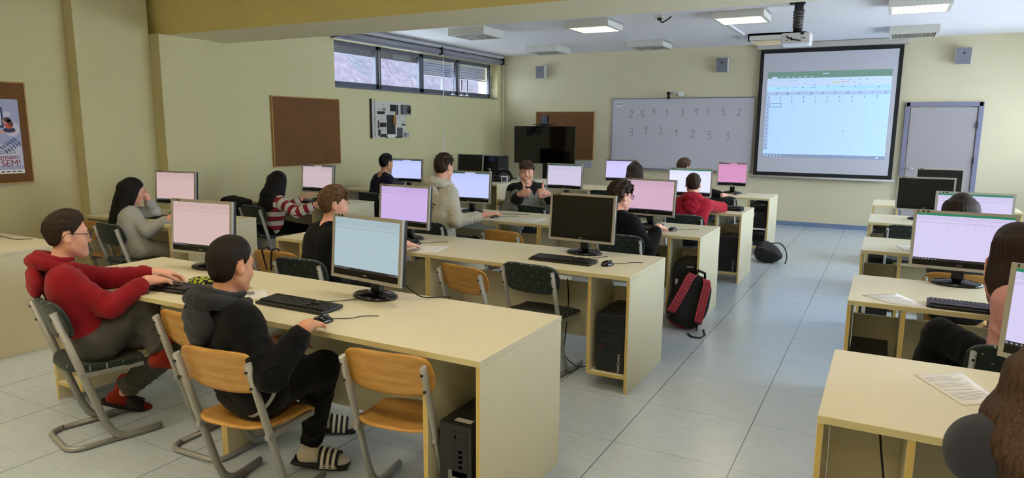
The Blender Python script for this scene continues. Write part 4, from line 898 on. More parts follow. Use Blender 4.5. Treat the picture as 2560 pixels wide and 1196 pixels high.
def bagf(p):
    k = 1-.22*max(0, p.z/.23); q = Vector((p.x*k, p.y*(1-.15*max(0, p.z/.23)), p.z)); n = noise.noise(q*9); return q+Vector((.008*n, .012*noise.noise(q*7+Vector((3, 1, 2))), .006*n))
bm = bmesh.new(); superq(bm, .165, .085, .225, 3.2, 5, bagf); bmesh.ops.transform(bm, matrix=MB_, verts=bm.verts); obj('back_panel', bm, M_BLK, bp, True)
bm = bmesh.new(); superq(bm, .155, .075, .21, 3, 5, lambda p: bagf(p)+Vector((0, .085, -.01))); bmesh.ops.transform(bm, matrix=MB_, verts=bm.verts); obj('main_compartment', bm, M_RED, bp, True)
bm = bmesh.new(); superq(bm, .13, .05, .10, 3, 4, lambda p: bagf(p)+Vector((.02, .17, -.08))); bmesh.ops.transform(bm, matrix=MB_, verts=bm.verts); obj('front_pocket', bm, M_BLK, bp, True)
for sx in (-1, 1):
    path = [Vector((sx*.055, -.07, .20)), Vector((sx*.075, -.118, .13)), Vector((sx*.085, -.125, .02)), Vector((sx*.10, -.115, -.10)), Vector((sx*.115, -.10, -.19))]
    P = spline(path, 6); bm = bmesh.new()
    def strap(w, th, off):
        def f(u, v):
            i = min(int(u*(len(P)-1)), len(P)-2); q = P[i].lerp(P[i+1], u*(len(P)-1)-i); return MB_ @ (q+Vector(((v-.5)*w, off-.004*math.sin(v*PI), 0)))
        return f
    sheet(bm, strap(.058, .01, 0), 24, 6, .014); bmesh.ops.recalc_face_normals(bm, faces=bm.faces); st_ = obj('shoulder_strap', bm, M_RED, bp)
    bm = bmesh.new()
    for e_ in (-1, 1): tube(bm, [MB_ @ (q+Vector((e_*.028, -.006, 0))) for q in P], .0045, 6)
    for k in range(3, 20, 2):
        a, b = P[k], P[k+1]; tube(bm, [MB_ @ (a+Vector((-.022, -.008, 0))), MB_ @ (b+Vector((.0, -.008, 0))), MB_ @ (a+Vector((.022, -.008, 0)))], .003, 5)
    obj('webbing', bm, M_RED2, st_)
    bm = bmesh.new(); tube(bm, [MB_ @ Vector((sx*.115, -.10, -.18)), MB_ @ Vector((sx*.118, -.095, -.225)), MB_ @ Vector((sx*.13, -.02, -.22))], .012, 6, flat=.4); obj('buckle_strap', bm, M_BLACK, bp)
bm = bmesh.new(); tube(bm, [MB_ @ Vector(q) for q in ((-.045, -.04, .215), (-.03, -.07, .245), (.03, -.07, .245), (.045, -.04, .215))], .012, 8); obj('grab_handle', bm, M_BLACK, bp)
bm = bmesh.new(); tube(bm, [MB_ @ Vector(q) for q in ((.10, .20, .02), (.12, .215, -.06), (.06, .222, -.12))], .008, 6); obj('pocket_zip', bm, mat('light_zip', 'b8b4b0', .5), bp)
bm = bmesh.new(); tube(bm, [(.02, -.15, .012), (.05, -.21, .008), (.12, -.22, .008), (.15, -.15, .012), (.13, -.06, .03)], .011, 8, flat=.5); obj('loose_strap', bm, M_BLACK, bp)
bk = thing('backpack', 'black backpack lying on the floor beside the farthest middle desk', 'bag', (-1.22, 8.98, 0), .1)
bm = bmesh.new(); superq(bm, .17, .16, .125, 2.3, 5, lambda p: Vector((p.x*(1-1.8*max(0, p.z)), p.y, p.z+.125-.25*p.x*max(0, p.z+.05)/.18))+Vector((.02*noise.noise(p*7), .02*noise.noise(p*6+Vector((2, 0, 0))), .02*noise.noise(p*8) if p.z > -.1 else 0))); obj('body', bm, mat('black_nylon', '0f0f11', .6), bk, True)
bm = bmesh.new(); tube(bm, spline([(.02, -.10, .25), (.12, -.13, .265), (.19, -.15, .2), (.215, -.16, .10), (.2, -.17, .02)], 6), .014, 8, flat=.5); obj('shoulder_strap', bm, M_BLACK, bk)
bm = bmesh.new(); tube(bm, spline([(-.12, -.13, .20), (0, -.165, .19), (.12, -.15, .15)], 6), .005, 6); obj('zip', bm, mat('grey_zip', '4a4a4d', .5), bk)
# black jacket over the spare chair on the left, cord over the wooden chair
bm = bmesh.new(); superq(bm, .22, .085, .10, 2.6, 5, lambda p: p+Vector((.02*noise.noise(p*9), .02*noise.noise(p*11), .03*noise.noise(p*8+Vector((1, 5, 2)))))); o = obj('jacket', bm, mat('black_cloth', '0c0c0d', .9), smooth=True); o.location = (-6.52, 5.42, .74); tag(o, 'black jacket bunched over a chair back behind the striped-hoodie girl', 'jacket')
bm = bmesh.new(); cx, cy = -3.88, 3.487
for x0, x1 in ((-.05, -.02), (.045, .02)): 
    for d_ in (0, .008): tube(bm, spline([(cx+x0+d_, cy+.06, .60), (cx+x0+d_, cy+.045, .74), (cx+x0+d_, cy+.012, .757), (cx+x0+d_, cy-.022, .74), (cx+x1+d_, cy-.012, .60)], 5), .0035, 6)
tag(obj('slung_cord', bm, mat('dark_cord', '2a1416', .8)), 'dark cord slung over the wooden chair back in the second row', 'cord')
# ================================================================== PEOPLE
# Bodies, clothes and hair are grown as smooth signed-distance volumes and meshed with surface nets.
F4 = np.float32
class Vol:
    def __init__(s): s.p = []; s.cuts = []
    def cone(s, a, b, ra, rb=None, k=.02, fold=0, ff=60, fe=1, u=None, ph=0):
        """round cone; fold = wrinkle depth, ff = wrinkle frequency, u = (start, end) of the pattern coordinate"""
        a = np.array(a, F4); b = np.array(b, F4); rb = ra if rb is None else rb
        s.p.append(dict(t='c', a=a, b=b, ra=ra, rb=rb, k=k, fold=fold, ff=ff, fe=fe, u=u, ph=ph)); return s
    def ball(s, c, r, k=.02, u=None): return s.cone(c, np.array(c)+np.array((0, 0, 1e-4)), r, r, k, u=u)
    def ell(s, c, r, R=None, k=.02, u=None):
        s.p.append(dict(t='e', c=np.array(c, F4), r=np.array(r, F4), R=np.eye(3, dtype=F4) if R is None else np.array(R, F4), k=k, u=u)); return s
    def path(s, pts, rad, k=.02, **kw):
        n = len(pts)
        if not isinstance(rad, (list, tuple)): rad = [rad]*n
        for i in range(n-1): s.cone(pts[i], pts[i+1], rad[i], rad[i+1], k, **kw)
        return s
    def cut_ell(s, c, r, R=None, k=.008): s.cuts.append(dict(t='e', c=np.array(c, F4), r=np.array(r, F4), R=np.eye(3, dtype=F4) if R is None else np.array(R, F4), k=k)); return s
    def cut_cone(s, a, b, ra, rb=None, k=.008): s.cuts.append(dict(t='c', a=np.array(a, F4), b=np.array(b, F4), ra=ra, rb=ra if rb is None else rb, k=k, fold=0, ff=1, fe=1, ph=0)); return s
    def cut_plane(s, o, n, k=.004, rad=None):
        """removes the side the normal points to, within rad of o"""
        n = np.array(n, F4); n = n/np.linalg.norm(n); s.cuts.append(dict(t='p', o=np.array(o, F4), n=n, k=k, rad=rad)); return s
    def cut_fn(s, fn, k=.004): s.cuts.append(dict(t='f', fn=fn, k=k)); return s
    disp = None
def prim_d(q, P):
    if q['t'] == 'c':
        a, b = q['a'], q['b']; ba = b-a; L2 = float(ba @ ba)+1e-9
        pa = P-a; t = np.clip((pa @ ba)/L2, 0, 1)
        d = np.linalg.norm(pa-t[..., None]*ba, axis=-1)-(q['ra']+(q['rb']-q['ra'])*t)
        if q.get('fold'):
            L = math.sqrt(L2); ax = ba/L; h = np.array((0, 0, 1.), F4) if abs(ax[2]) < .8 else np.array((0, 1., 0), F4)
            e1 = np.cross(ax, h); e1 /= np.linalg.norm(e1); e2 = np.cross(ax, e1)
            an = np.arctan2(pa @ e2, pa @ e1); s = t*L; w = .25+.75*t**2 if q['fe'] == 1 else .25+.75*(1-t)**2 if q['fe'] == 0 else .35+.65*np.abs(2*t-1)**1.5
            ph = q['ph']; g1 = 1-np.abs(np.sin(s*q['ff']*1.1+1.5*np.sin(an+ph)+.7*np.sin(2*an-ph)+ph)); g2 = 1-np.abs(np.sin(s*q['ff']*1.9-1.8*np.sin(an+ph*2)+ph*3)); f = 1.5*g1**2.5*(.5+.5*np.cos(an+ph*1.7))+.9*g2**3*(.5-.5*np.cos(an+ph*1.3))-.35
            d = d-q['fold']*1.5*w*f
        return d
    if q['t'] == 'e':
        l = (P-q['c']) @ q['R']; k0 = np.linalg.norm(l/q['r'], axis=-1); k1 = np.linalg.norm(l/(q['r']**2), axis=-1)+1e-9
        return k0*(k0-1)/k1
    if q['t'] == 'p':
        d = (P-q['o']) @ q['n']
        if q['rad']: d = np.minimum(d, q['rad']-np.linalg.norm(P-q['o'], axis=-1))
        return -d
    return q['fn'](P)
def smin(a, b, k):
    h = np.maximum(k-np.abs(a-b), 0)/k; return np.minimum(a, b)-h*h*k*.25
def smax(a, b, k): return -smin(-a, -b, k)
def mesh_vol(V, h, B=8):
    lo = np.full(3, 1e9); hi = np.full(3, -1e9)
    for q in V.p:
        if q['t'] == 'c':
            for c, r in ((q['a'], q['ra']), (q['b'], q['rb'])): lo = np.minimum(lo, c-r); hi = np.maximum(hi, c+r)
        else: r = float(q['r'].max()); lo = np.minimum(lo, q['c']-r); hi = np.maximum(hi, q['c']+r)
    lo -= .03; hi += .03
    nb = np.ceil((hi-lo)/(h*B)).astype(int); N = nb*B
    g = np.stack(np.meshgrid(*[np.arange(n) for n in nb], indexing='ij'), -1).reshape(-1, 3)
    C = (lo+(g+.5)*B*h).astype(F4); R = B*h*.87
    D = np.stack([prim_d(q, C) for q in V.p]); m = D.min(0)
    near = m < R*1.25+.03
    act = np.nonzero(near)[0]
    A = np.full((len(act), B**3), 9.0, F4)
    loc = np.stack(np.meshgrid(*[np.arange(B)]*3, indexing='ij'), -1).reshape(-1, 3)
    base_ = (lo+g[act]*B*h).astype(F4); off = (loc*h).astype(F4)
    for i, q in enumerate(V.p):
        sel = np.nonzero(D[i, act] < np.maximum(m[act], -R)+2.2*R+q['k'])[0]
        if not len(sel): continue
        P = base_[sel][:, None, :]+off[None]
        d = prim_d(q, P); A[sel] = smin(A[sel], d, q['k'])
    for q in V.cuts:
        P = base_[:, None, :]+off[None]; A = smax(A, -prim_d(q, P), q['k'])
    if V.disp is not None:
        nearS = np.abs(A) < .03; P = base_[:, None, :]+off[None]; A[nearS] += V.disp(P[nearS])
    full = np.full(tuple(N), 9.0, F4)
    fb = full.reshape(nb[0], B, nb[1], B, nb[2], B).transpose(0, 2, 4, 1, 3, 5)
    gi = g[act]; fb[gi[:, 0], gi[:, 1], gi[:, 2]] = A.reshape(-1, B, B, B)
    ins = full < 0
    # blocks fully inside but skipped cannot occur: every block under the threshold was filled
    s8 = [ins[x:N[0]-1+x, y:N[1]-1+y, z:N[2]-1+z] for x in (0, 1) for y in (0, 1) for z in (0, 1)]
    cnt = sum(s.astype(np.int8) for s in s8); cell = np.argwhere((cnt > 0) & (cnt < 8))
    idx = -np.ones(tuple(N-1), np.int32); idx[cell[:, 0], cell[:, 1], cell[:, 2]] = np.arange(len(cell))
    cor = np.array([(x, y, z) for x in (0, 1) for y in (0, 1) for z in (0, 1)])
    val = np.stack([full[cell[:, 0]+c[0], cell[:, 1]+c[1], cell[:, 2]+c[2]] for c in cor], 1)
    acc = np.zeros((len(cell), 3)); n = np.zeros(len(cell))
    for a in range(8):
        for b in range(a+1, 8):
            if np.abs(cor[a]-cor[b]).sum() != 1: continue
            va, vb = val[:, a], val[:, b]; x = (va < 0) != (vb < 0)
            t = np.where(x, va/(va-vb+1e-12), 0)[:, None]; acc += np.where(x[:, None], cor[a]+t*(cor[b]-cor[a]), 0); n += x
    vert = lo+(cell+acc/n[:, None])*h
    faces = []
    for ax in range(3):
        b_, c_ = (ax+1) % 3, (ax+2) % 3
        sl0 = [slice(0, N[i]-1) for i in range(3)]; sl1 = list(sl0); sl1[ax] = slice(1, N[ax])
        i0 = ins[tuple(sl0)]; i1 = ins[tuple(sl1)]
        e = np.argwhere(i0 != i1); e = e[(e[:, b_] > 0) & (e[:, c_] > 0)]
        fl = i0[e[:, 0], e[:, 1], e[:, 2]]
        q = []
        for db, dc in ((0, 0), (-1, 0), (-1, -1), (0, -1)):
            f = e.copy(); f[:, b_] += db; f[:, c_] += dc; q.append(idx[f[:, 0], f[:, 1], f[:, 2]])
        q = np.stack(q, 1); q[~fl] = q[~fl][:, ::-1]; faces.append(q[(q >= 0).all(1)])
    return vert, np.concatenate(faces)
def vol_obj(name, V, h, m, root, u=False, smooth_it=1):
    v, f = mesh_vol(V, h)
    for _ in range(smooth_it):                                     # light Laplacian pass over the quads
        s = np.zeros_like(v); n = np.zeros(len(v))
        for k in range(4):
            np.add.at(s, f[:, k], v[f[:, (k+1) % 4]]); np.add.at(n, f[:, k], 1)
            np.add.at(s, f[:, k], v[f[:, (k+3) % 4]]); np.add.at(n, f[:, k], 1)
        v = v*.5+.5*s/np.maximum(n, 1)[:, None]
    me = bpy.data.meshes.new(name); o_ = np.array(root.location)
    me.vertices.add(len(v)); me.vertices.foreach_set('co', (v-o_).astype(F4).ravel())
    me.loops.add(len(f)*4); me.loops.foreach_set('vertex_index', f.ravel().astype(np.int32))
    me.polygons.add(len(f)); me.polygons.foreach_set('loop_start', np.arange(len(f), dtype=np.int32)*4); me.polygons.foreach_set('use_smooth', [True]*len(f))
    me.update(calc_edges=True)
    if u:
        P = v.astype(F4); best = np.full(len(v), 9., F4); U = np.zeros(len(v), F4); ID = np.zeros(len(v), F4)
        for q in V.p:
            if q.get('u') is None: continue
            d = prim_d(q, P); s = d < best; best[s] = d[s]
            if q['t'] == 'c': ba = q['b']-q['a']; t = np.clip(((P-q['a']) @ ba)/(float(ba @ ba)+1e-9), -.1, 1.1)
            else: t = np.zeros(len(P))
            U[s] = (q['u'][0]+(q['u'][1]-q['u'][0])*t)[s]; ID[s] = q['u'][2] if len(q['u']) > 2 else 0
        a = me.attributes.new('along', 'FLOAT', 'POINT'); a.data.foreach_set('value', U)
        a = me.attributes.new('zone', 'FLOAT', 'POINT'); a.data.foreach_set('value', ID)
    return obj(name, me, m, root)
# ------------------------------------------------------------------ materials of people
def skin_mat(name, col, lip=None):
    m, t, b = base(name); n = t.noise(t.coord(), 28, 4); c = lin(col)
    r = (min(1, c[0]*1.05), c[1]*.80, c[2]*.76, 1)
    t.l.new(t.ramp(n, [(.3, c), (.75, r)]), b.inputs['Base Color']); b.inputs['Roughness'].default_value = .5
    b.inputs['Subsurface Weight'].default_value = .12; b.inputs['Subsurface Radius'].default_value = (.01, .004, .002); b.inputs['Subsurface Scale'].default_value = 1
    t.l.new(t.bump(t.noise(t.coord(), 420, 2), .12, .001), b.inputs['Normal']); return m
def cloth_mat(name, col, rough=.9, var=.12, sheen=.12, bs=900):
    m, t, b = base(name); n = t.noise(t.coord(), 14, 4); c = lin(col)
    d = tuple(x*(1-var) for x in c[:3])+(1,); e = tuple(min(1, x*(1+var)) for x in c[:3])+(1,)
    t.l.new(t.ramp(n, [(.3, d), (.7, e)]), b.inputs['Base Color']); b.inputs['Roughness'].default_value = rough
    b.inputs['Sheen Weight'].default_value = sheen; b.inputs['Specular IOR Level'].default_value = .2
    h = t.math('ADD', t.math('MULTIPLY', t.noise(t.coord(), bs, 2), .3), t.noise(t.coord(), 30, 4)); t.l.new(t.bump(h, .45, .006), b.inputs['Normal']); return m
def hair_mat(name, c0, c1, sc_=(60, 60, 7), shine=.38):
    m, t, b = base(name); n = t.noise(t.coord('Object', scale=sc_), 3, 4, .65)
    t.l.new(t.ramp(n, [(.3, lin(c0)), (.72, lin(c1))]), b.inputs['Base Color']); b.inputs['Roughness'].default_value = shine+.14; b.inputs['Specular IOR Level'].default_value = .2
    t.l.new(t.bump(n, .6, .006), b.inputs['Normal']); return m
SK1 = skin_mat('skin_fair', 'e2b595'); SK2 = skin_mat('skin_warm', 'cf9c78'); SK3 = skin_mat('skin_rosy', 'e4b299')
HB = hair_mat('hair_black', '070606', '171210'); HD = hair_mat('hair_dark_brown', '1b120c', '3f2c1d'); HM = hair_mat('hair_brown', '2b1d12', '5a4230'); HL = hair_mat('hair_light_brown', '3a2819', '7a5c40'); HLD = hair_mat('hair_long_brown', '17100d', '3c281e', (90, 90, 4), .3)
M_EYEW = mat('eye_white', 'd8d2cc', .2); M_IRIS = mat('eye_dark', '2b1d15', .15); M_BROW = mat('brow_hair', '5a4130', .8); M_LIP = mat('lip', 'b0695c', .5); M_TEETH = mat('teeth', 'e6ddd0', .3)
M_GLS = mat('glasses_black', '0a0a0b', .25)
def n3(v): v = np.array(v, float); return v/np.linalg.norm(v)
def rot_axes(yaw, pitch=0, roll=0):
    """columns right, forward, up; yaw turns left (ccw), pitch nods down when positive, roll tips to the right"""
    M = Matrix.Rotation(yaw, 3, 'Z') @ Matrix.Rotation(-pitch, 3, 'X') @ Matrix.Rotation(roll, 3, 'Y'); return np.array(M)
def ik(S, W, l1, l2, pole):
    S = np.array(S, float); W = np.array(W, float); d = W-S; L = np.linalg.norm(d)
    if L > (l1+l2)*.995: k = L/((l1+l2)*.995); l1 *= k; l2 *= k
    a = (l1*l1-l2*l2+L*L)/(2*L); h = math.sqrt(max(l1*l1-a*a, 1e-6)); ax = d/L; p = np.array(pole, float); p = p-ax*(p @ ax)
    return S+ax*a+n3(p)*h
def hand(V, W, d, n, side, pose, s=1.0):
    """wrist W, direction d, back-of-hand normal n, side +1 right hand / -1 left; thumb lies on d x n * -side"""
    d = n3(d); n = n3(np.array(n)-d*(np.array(n) @ d)); t = np.cross(n, d)*side   # towards the thumb
    Lp = .082*s; W = np.array(W, float)
    spread = [.030, .010, -.010, -.028]; lens = [(.040, .024, .020), (.044, .028, .021), (.040, .026, .020), (.031, .020, .018)]
    bend = {'mouse': (.14, .26, .22), 'type': (.40, .55, .35), 'rest': (.35, .5, .35), 'fist': (1.5, 1.7, 1.0), 'cheek': (1.1, 1.4, .8), 'flat': (.1, .15, .1)}[pose]
    V.cone(W-d*.02, W+d*.03*s+n*.002, .024*s, .026*s, .02)
    V.ell(W+d*Lp*.52, (.042*s, Lp*.62, .0165*s), np.stack([t, d, n], 1), .012)
    kn = []
    for i in range(4):
        b0 = W+d*(Lp-(.004, 0, .003, .010)[i]*s)+t*spread[i]*s; V.cone(W+d*.025*s+t*spread[i]*.5*s, b0, .012*s, .0105*s, .010)
        p = b0; ang = 0; fd = d*math.cos(.12*spread[i]/.03)+t*math.sin(spread[i]*3.2)
        for j in range(3):
            ang += bend[j]*(1+.12*(i-1.5)*.4); q = p+(fd*math.cos(ang)-n*math.sin(ang))*lens[i][j]*s
            r0 = (.0092, .0083, .0075)[j]*s*(.92 if i == 3 else 1); V.cone(p, q, r0, r0*.92, .004 if j else .006); p = q
    if pose == 'fist':                                               # thumb stands up
        a = W+d*.028*s+t*.020*s; b = W+d*.050*s+t*.048*s; c = b+(t*.97+d*.10-n*.05)*.036*s; e = c+(t*.98-d*.22)*.030*s
        V.cone(a, b, .016*s, .0125*s, .012); V.cone(b, c, .0115*s, .0105*s, .004); V.cone(c, e, .0105*s, .0085*s, .004)
    else:
        a = W+d*.022*s+t*.022*s; b = a+(d*.62+t*.66-n*.40)*.040*s; c = b+(d*.86+t*.20-n*.40)*.030*s; e = c+(d*.92-t*.05-n*.35)*.024*s
        V.cone(a, b, .0145*s, .0115*s, .012); V.cone(b, c, .0105*s, .0095*s, .004); V.cone(c, e, .0095*s, .008*s, .004)
def torso_pts(H, N, ax_h, ax_s, slouch, fwd):
    """levels between pelvis and neck base"""
    H = np.array(H, float); N = np.array(N, float); out = []
    for t in (0, .25, .5, .75, 1.0):
        p = H+(N-H)*t-np.array(fwd)*slouch*math.sin(t*PI); a = ax_h*(1-t)+ax_s*t; out.append((p, n3(a)))
    return out
def person(lab, H, N, HC, yaw_h, yaw_s, head, arms, legs, look, s=.95, h=.005, group=None):
    """H pelvis centre, N neck base, HC head centre; head = (yaw, pitch, roll)"""
    H, N, HC = [np.array(x, float) for x in (H, N, HC)]
    root = thing('person', lab, 'person', (H[0], H[1], 0), 0, group)
    D2 = math.pi/180; fh = rot_axes(yaw_h*D2); fs = rot_axes(yaw_s*D2); hd = rot_axes(*[a*D2 for a in head])
    rh, rs = fh[:, 0], fs[:, 0]; fw = n3(fh[:, 1]+fs[:, 1]); sl = look.get('slouch', .03); wd = look.get('wide', 1.0)
    lev = torso_pts(H, N, rh, rs, sl, fw)
    B = Vol(); top = Vol(); bot = Vol(); th = look.get('top_r', .014); bt = look.get('bot_r', .012)
    hw = [.082, .070, .082, .102, .058]; rr = [.080, .070, .075, .070, .048]
    hw = [a*s*wd for a in hw]; rr = [a*s*(1+.5*(wd-1)) for a in rr]
    for i in range(4):
        (p, a), (q, b) = lev[i], lev[i+1]
        for sgn in (-1, 0, 1):
            B.cone(p+a*hw[i]*sgn, q+b*hw[i+1]*sgn, rr[i], rr[i+1], .05)
            top.cone(p+a*hw[i]*sgn*1.04, q+b*hw[i+1]*sgn*1.04, rr[i]+th*(1.25 if i == 0 else 1), rr[i+1]+th*(1 if i < 3 else .6), .05, fold=.0035 if sgn else 0, ff=26, fe=2, ph=i*1.3+sgn, u=(i*.25, (i+1)*.25, 0))
    # head, neck, face
    hs = s*look.get('head', 1.0); hp = lambda x, y, z: HC+hd @ (np.array((x, y, z))*hs)
    B.cone(N-np.array((0, 0, .02)), hp(0, -.022, -.055), .052*s, .047*s, .02); B.cone(lev[3][0]+fw*.0, N, .06*s, .05*s, .04)
    B.ell(hp(0, -.012, .03), np.array((.073, .092, .086))*hs, hd, .01); B.ell(hp(0, .030, -.034), np.array((.058, .058, .074))*hs, hd, .03)
    ck = look.get('cheek', 0)
    for x in (-1, 1):
        B.cone(hp(x*(.047+ck), .0, -.055), hp(x*.012, .058, -.100), .020*hs, .019*hs, .03); B.ball(hp(x*(.034+ck), .052, -.035), (.027+ck*.8)*hs, .02)
    B.ball(hp(0, .066, -.098), .018*hs, .02); B.cone(hp(-.032, .073, .022), hp(.032, .073, .022), .013*hs, k=.016)
    for x in (-1, 1): B.cut_ell(hp(x*.031, .099, .002), np.array((.018, .017, .011))*hs, hd, .012)
    B.p += []
    B.cone(hp(0, .080, .010), hp(0, .099, -.029), .0080*hs, .0098*hs, .014)
    for x in (-1, 1): B.ball(hp(x*.0095, .091, -.033), .0072*hs, .008)
    B.cone(hp(-.017, .079, -.066), hp(.017, .079, -.066), .0085*hs, k=.008); B.cone(hp(-.014, .077, -.076), hp(.014, .077, -.076), .0085*hs, k=.008)
    for x in (-1, 1):                                                # ears: rim, lobe and hollow
        B.ell(hp(x*.078, -.014, -.004), np.array((.009, .021, .033))*hs, hd @ np.array(Matrix.Rotation(-x*.35, 3, 'Z') @ Matrix.Rotation(.2, 3, 'X')), .006)
        B.cut_ell(hp(x*.089, -.006, -.002), np.array((.007, .010, .016))*hs, hd, .006)
    # arms
    sleeves = []
    for side, A in arms.items():
        x = 1 if side == 'R' else -1
        S = N+rs*x*.142*s*wd-np.array((0, 0, .045*s))+np.array(A.get('sh', (0, 0, 0))); W = np.array(A['w'], float)
        E = np.array(A['e'], float) if 'e' in A else ik(S, W, .265*s, .235*s, A.get('pole', (x*.5, -.4, -1)))
        B.cone(N-np.array((0, 0, .02)), S, .045*s, .042*s, .04); B.cone(S, E, .043*s, .035*s, .02); B.cone(E, W, .034*s, .024*s, .02)
        d = n3(A.get('d', W-E)); hand(B, W+d*.012, d, A.get('n', (0, 0, 1)), x, A.get('pose', 'rest'), s*A.get('hs', 1.06))
        tr = look.get('sleeve_r', th+.006); fo = look.get('fold', .006)
        top.cone(lev[3][0]+rs*x*.06, S, .062*s+th, .050*s+tr*.8, .05, u=(.8, 1.0, 0)); top.cone(S, E, .045*s+tr, .041*s+tr, .03, fold=fo, ff=42, fe=1, ph=x+A.get('ph', 0), u=(1.0, 1.5, 1))
        ax = n3(W-E); We = W-ax*A.get('up', .022); top.cone(E, We-ax*.035, .043*s+tr, .036*s+tr*.8, .02, fold=fo, ff=46, fe=2, ph=2*x, u=(1.5, 1.86, 1)); top.cone(We-ax*.035, We+ax*.006, .033*s+tr*.4, .031*s+tr*.3, .008, u=(1.9, 2.0, 1))
        top.cut_plane(We+ax*.012, ax, .003, .06)
        sleeves.append((S, E, W))
    # legs
    feet = []
    for side, Lg in legs.items():
        x = 1 if side == 'R' else -1; hip = H+rh*x*.082*s; A_ = np.array(Lg['a'], float)                # ankle
        K = np.array(Lg['k'], float) if 'k' in Lg else ik(hip, A_, .39*s, .37*s, Lg.get('pole', tuple(fh[:, 1]*1.0+np.array((0, 0, .6)))))
        B.cone(hip, K, .074*s, .052*s, .03); B.cone(K, K+(A_-K)*.35, .050*s, .052*s, .02); B.cone(K+(A_-K)*.35, A_, .052*s, .034*s, .02)
        fy = Lg.get('yaw', yaw_h)*D2; fd = np.array((-math.sin(fy), math.cos(fy), -Lg.get('tip', 0))); fd = n3(fd); fr = np.array((math.cos(fy), math.sin(fy), 0)); fu = np.cross(fr, fd)
        B.ball(A_-fd*.025-fu*.035, .030*s, .02); B.cone(A_-fd*.02-fu*.03, A_+fd*.10-fu*.048, .032*s, .026*s, .02); B.ell(A_+fd*.125-fu*.053, (.040*s, .06*s, .018*s), np.stack([fr, fd, fu], 1), .02)
        fo = look.get('lfold', .006); lr = bt
        bot.cone(H+rh*x*.04, hip, .098*s+bt, .088*s+bt, .04, u=(0, .05, 0)); bot.cone(hip, K, .082*s+bt, .060*s+lr, .04, fold=fo, ff=26, fe=2, ph=x, u=(0, .5, 1))
        cuff = A_+(K-A_)*Lg.get('cuff', .12); ax = n3(cuff-K); bot.cone(K, cuff, .058*s+lr, look.get('ankle_r', .040)*s+lr, .025, fold=fo, ff=30, fe=2, ph=2+x, u=(.5, 1, 1)); bot.cut_plane(cuff+ax*.004, ax, .003, .10)
        feet.append((A_, fd, fr, fu, Lg))
    bot.cone(H-rh*.05-np.array((0, 0, .0)), H+rh*.05, .095*s+bt, k=.04, u=(0, 0, 0)); bot.cone(H, H+np.array((0, 0, .06)), .09*s, .085*s, .04)
    # collar opening, hem
    nk = n3(hp(0, 0, 0)-N); cr = look.get('collar', .058)
    top.cut_cone(N+nk*look.get('neck_up', .026)+fs[:, 1]*.012, N+nk*.25, cr*s, .11*s, .006)
    top.cut_plane(H+np.array((0, 0, look.get('hem', -.06))), (0, 0, -1), .006)
    seat = look.get('seat')
    R_hood = []
    if look.get('hood'):
        up = np.array((0, 0, 1.)); bk = -fs[:, 1]; hz = look.get('hood_z', .026); Hv = Vol(); hk = look.get('hood_s', 1.1)*s
        for j, (rx, ry, z0, z1, r0, r1) in enumerate(((.084, .090, .020, .046, .011, .011), (.100, .108, -.008, .018, .018, .017))):
            A_ = np.linspace(-.5, PI+.5, 15); sn = lambda a_: max(math.sin(a_), 0)
            pts = [N+(rs*math.cos(a_)*rx+bk*(math.sin(a_)*ry-.008)+up*(z0+hz+(z1-z0)*sn(a_)))*hk for a_ in A_]
            Hv.path(pts, [(r0+r1*sn(a_))*hk for a_ in A_], .008)
        Hv.ell(N+(bk*.098-up*.042)*hk, np.array((.092, .036, .062))*hk, fs @ np.array(Matrix.Rotation(.25, 3, 'X')), .014)
        Hv.ell(N+(bk*.104-up*.085)*hk, np.array((.060, .032, .055))*hk, fs, .03)
        Hv.disp = lambda P: (.0022*np.sin(((P-N) @ np.array(up))*95+5*np.abs((P-N) @ rs)*9+2*np.sin(((P-N) @ rs)*30))).astype(F4)
        R_hood = Hv.p
        vol_obj('hood', Hv, look.get('ch', .0055), look.get('hood_m', look['top']), root)
    if look.get('waist'): top.cone(H-rh*.09*wd+np.array((0, 0, look['waist'])), H+rh*.09*wd+np.array((0, 0, look['waist'])), .10*s+th, k=.03, u=(0, 0, 3))
    body = vol_obj('body', B, h, look['skin'], root)
    ch = look.get('ch', .0065)
    tp = vol_obj(look.get('top_name', 'hoodie'), top, ch, look['top'], root, u=True)
    bt_ = vol_obj(look.get('bot_name', 'trousers'), bot, ch, look['bot'], root, u=True)
    R = dict(B=B, hoodp=R_hood, topvol=top, root=root, body=body, top=tp, bot=bt_, hp=hp, hd=hd, hs=hs, N=N, H=H, fs=fs, fh=fh, feet=feet, sleeves=sleeves, s=s, look=look)
    return R
def sdf(V, P):
    P = np.array(P, F4); A = np.full(len(P), 9., F4)
    for q in V.p: A = smin(A, prim_d(q, P), q['k'])
    for q in V.cuts: A = smax(A, -prim_d(q, P), q['k'])
    return A
def skin_y(R, x, z):
    """how far forward the face lies at x, z of the head"""
    ys = np.arange(.045, .13, .0006); d = sdf(R['B'], [R['hp'](x, y, z) for y in ys]); i = np.nonzero(d < 0)[0]
    return ys[i[-1]] if len(i) else .075
def local(root, bm): bmesh.ops.transform(bm, matrix=T(*(-root.location)), verts=bm.verts); return bm
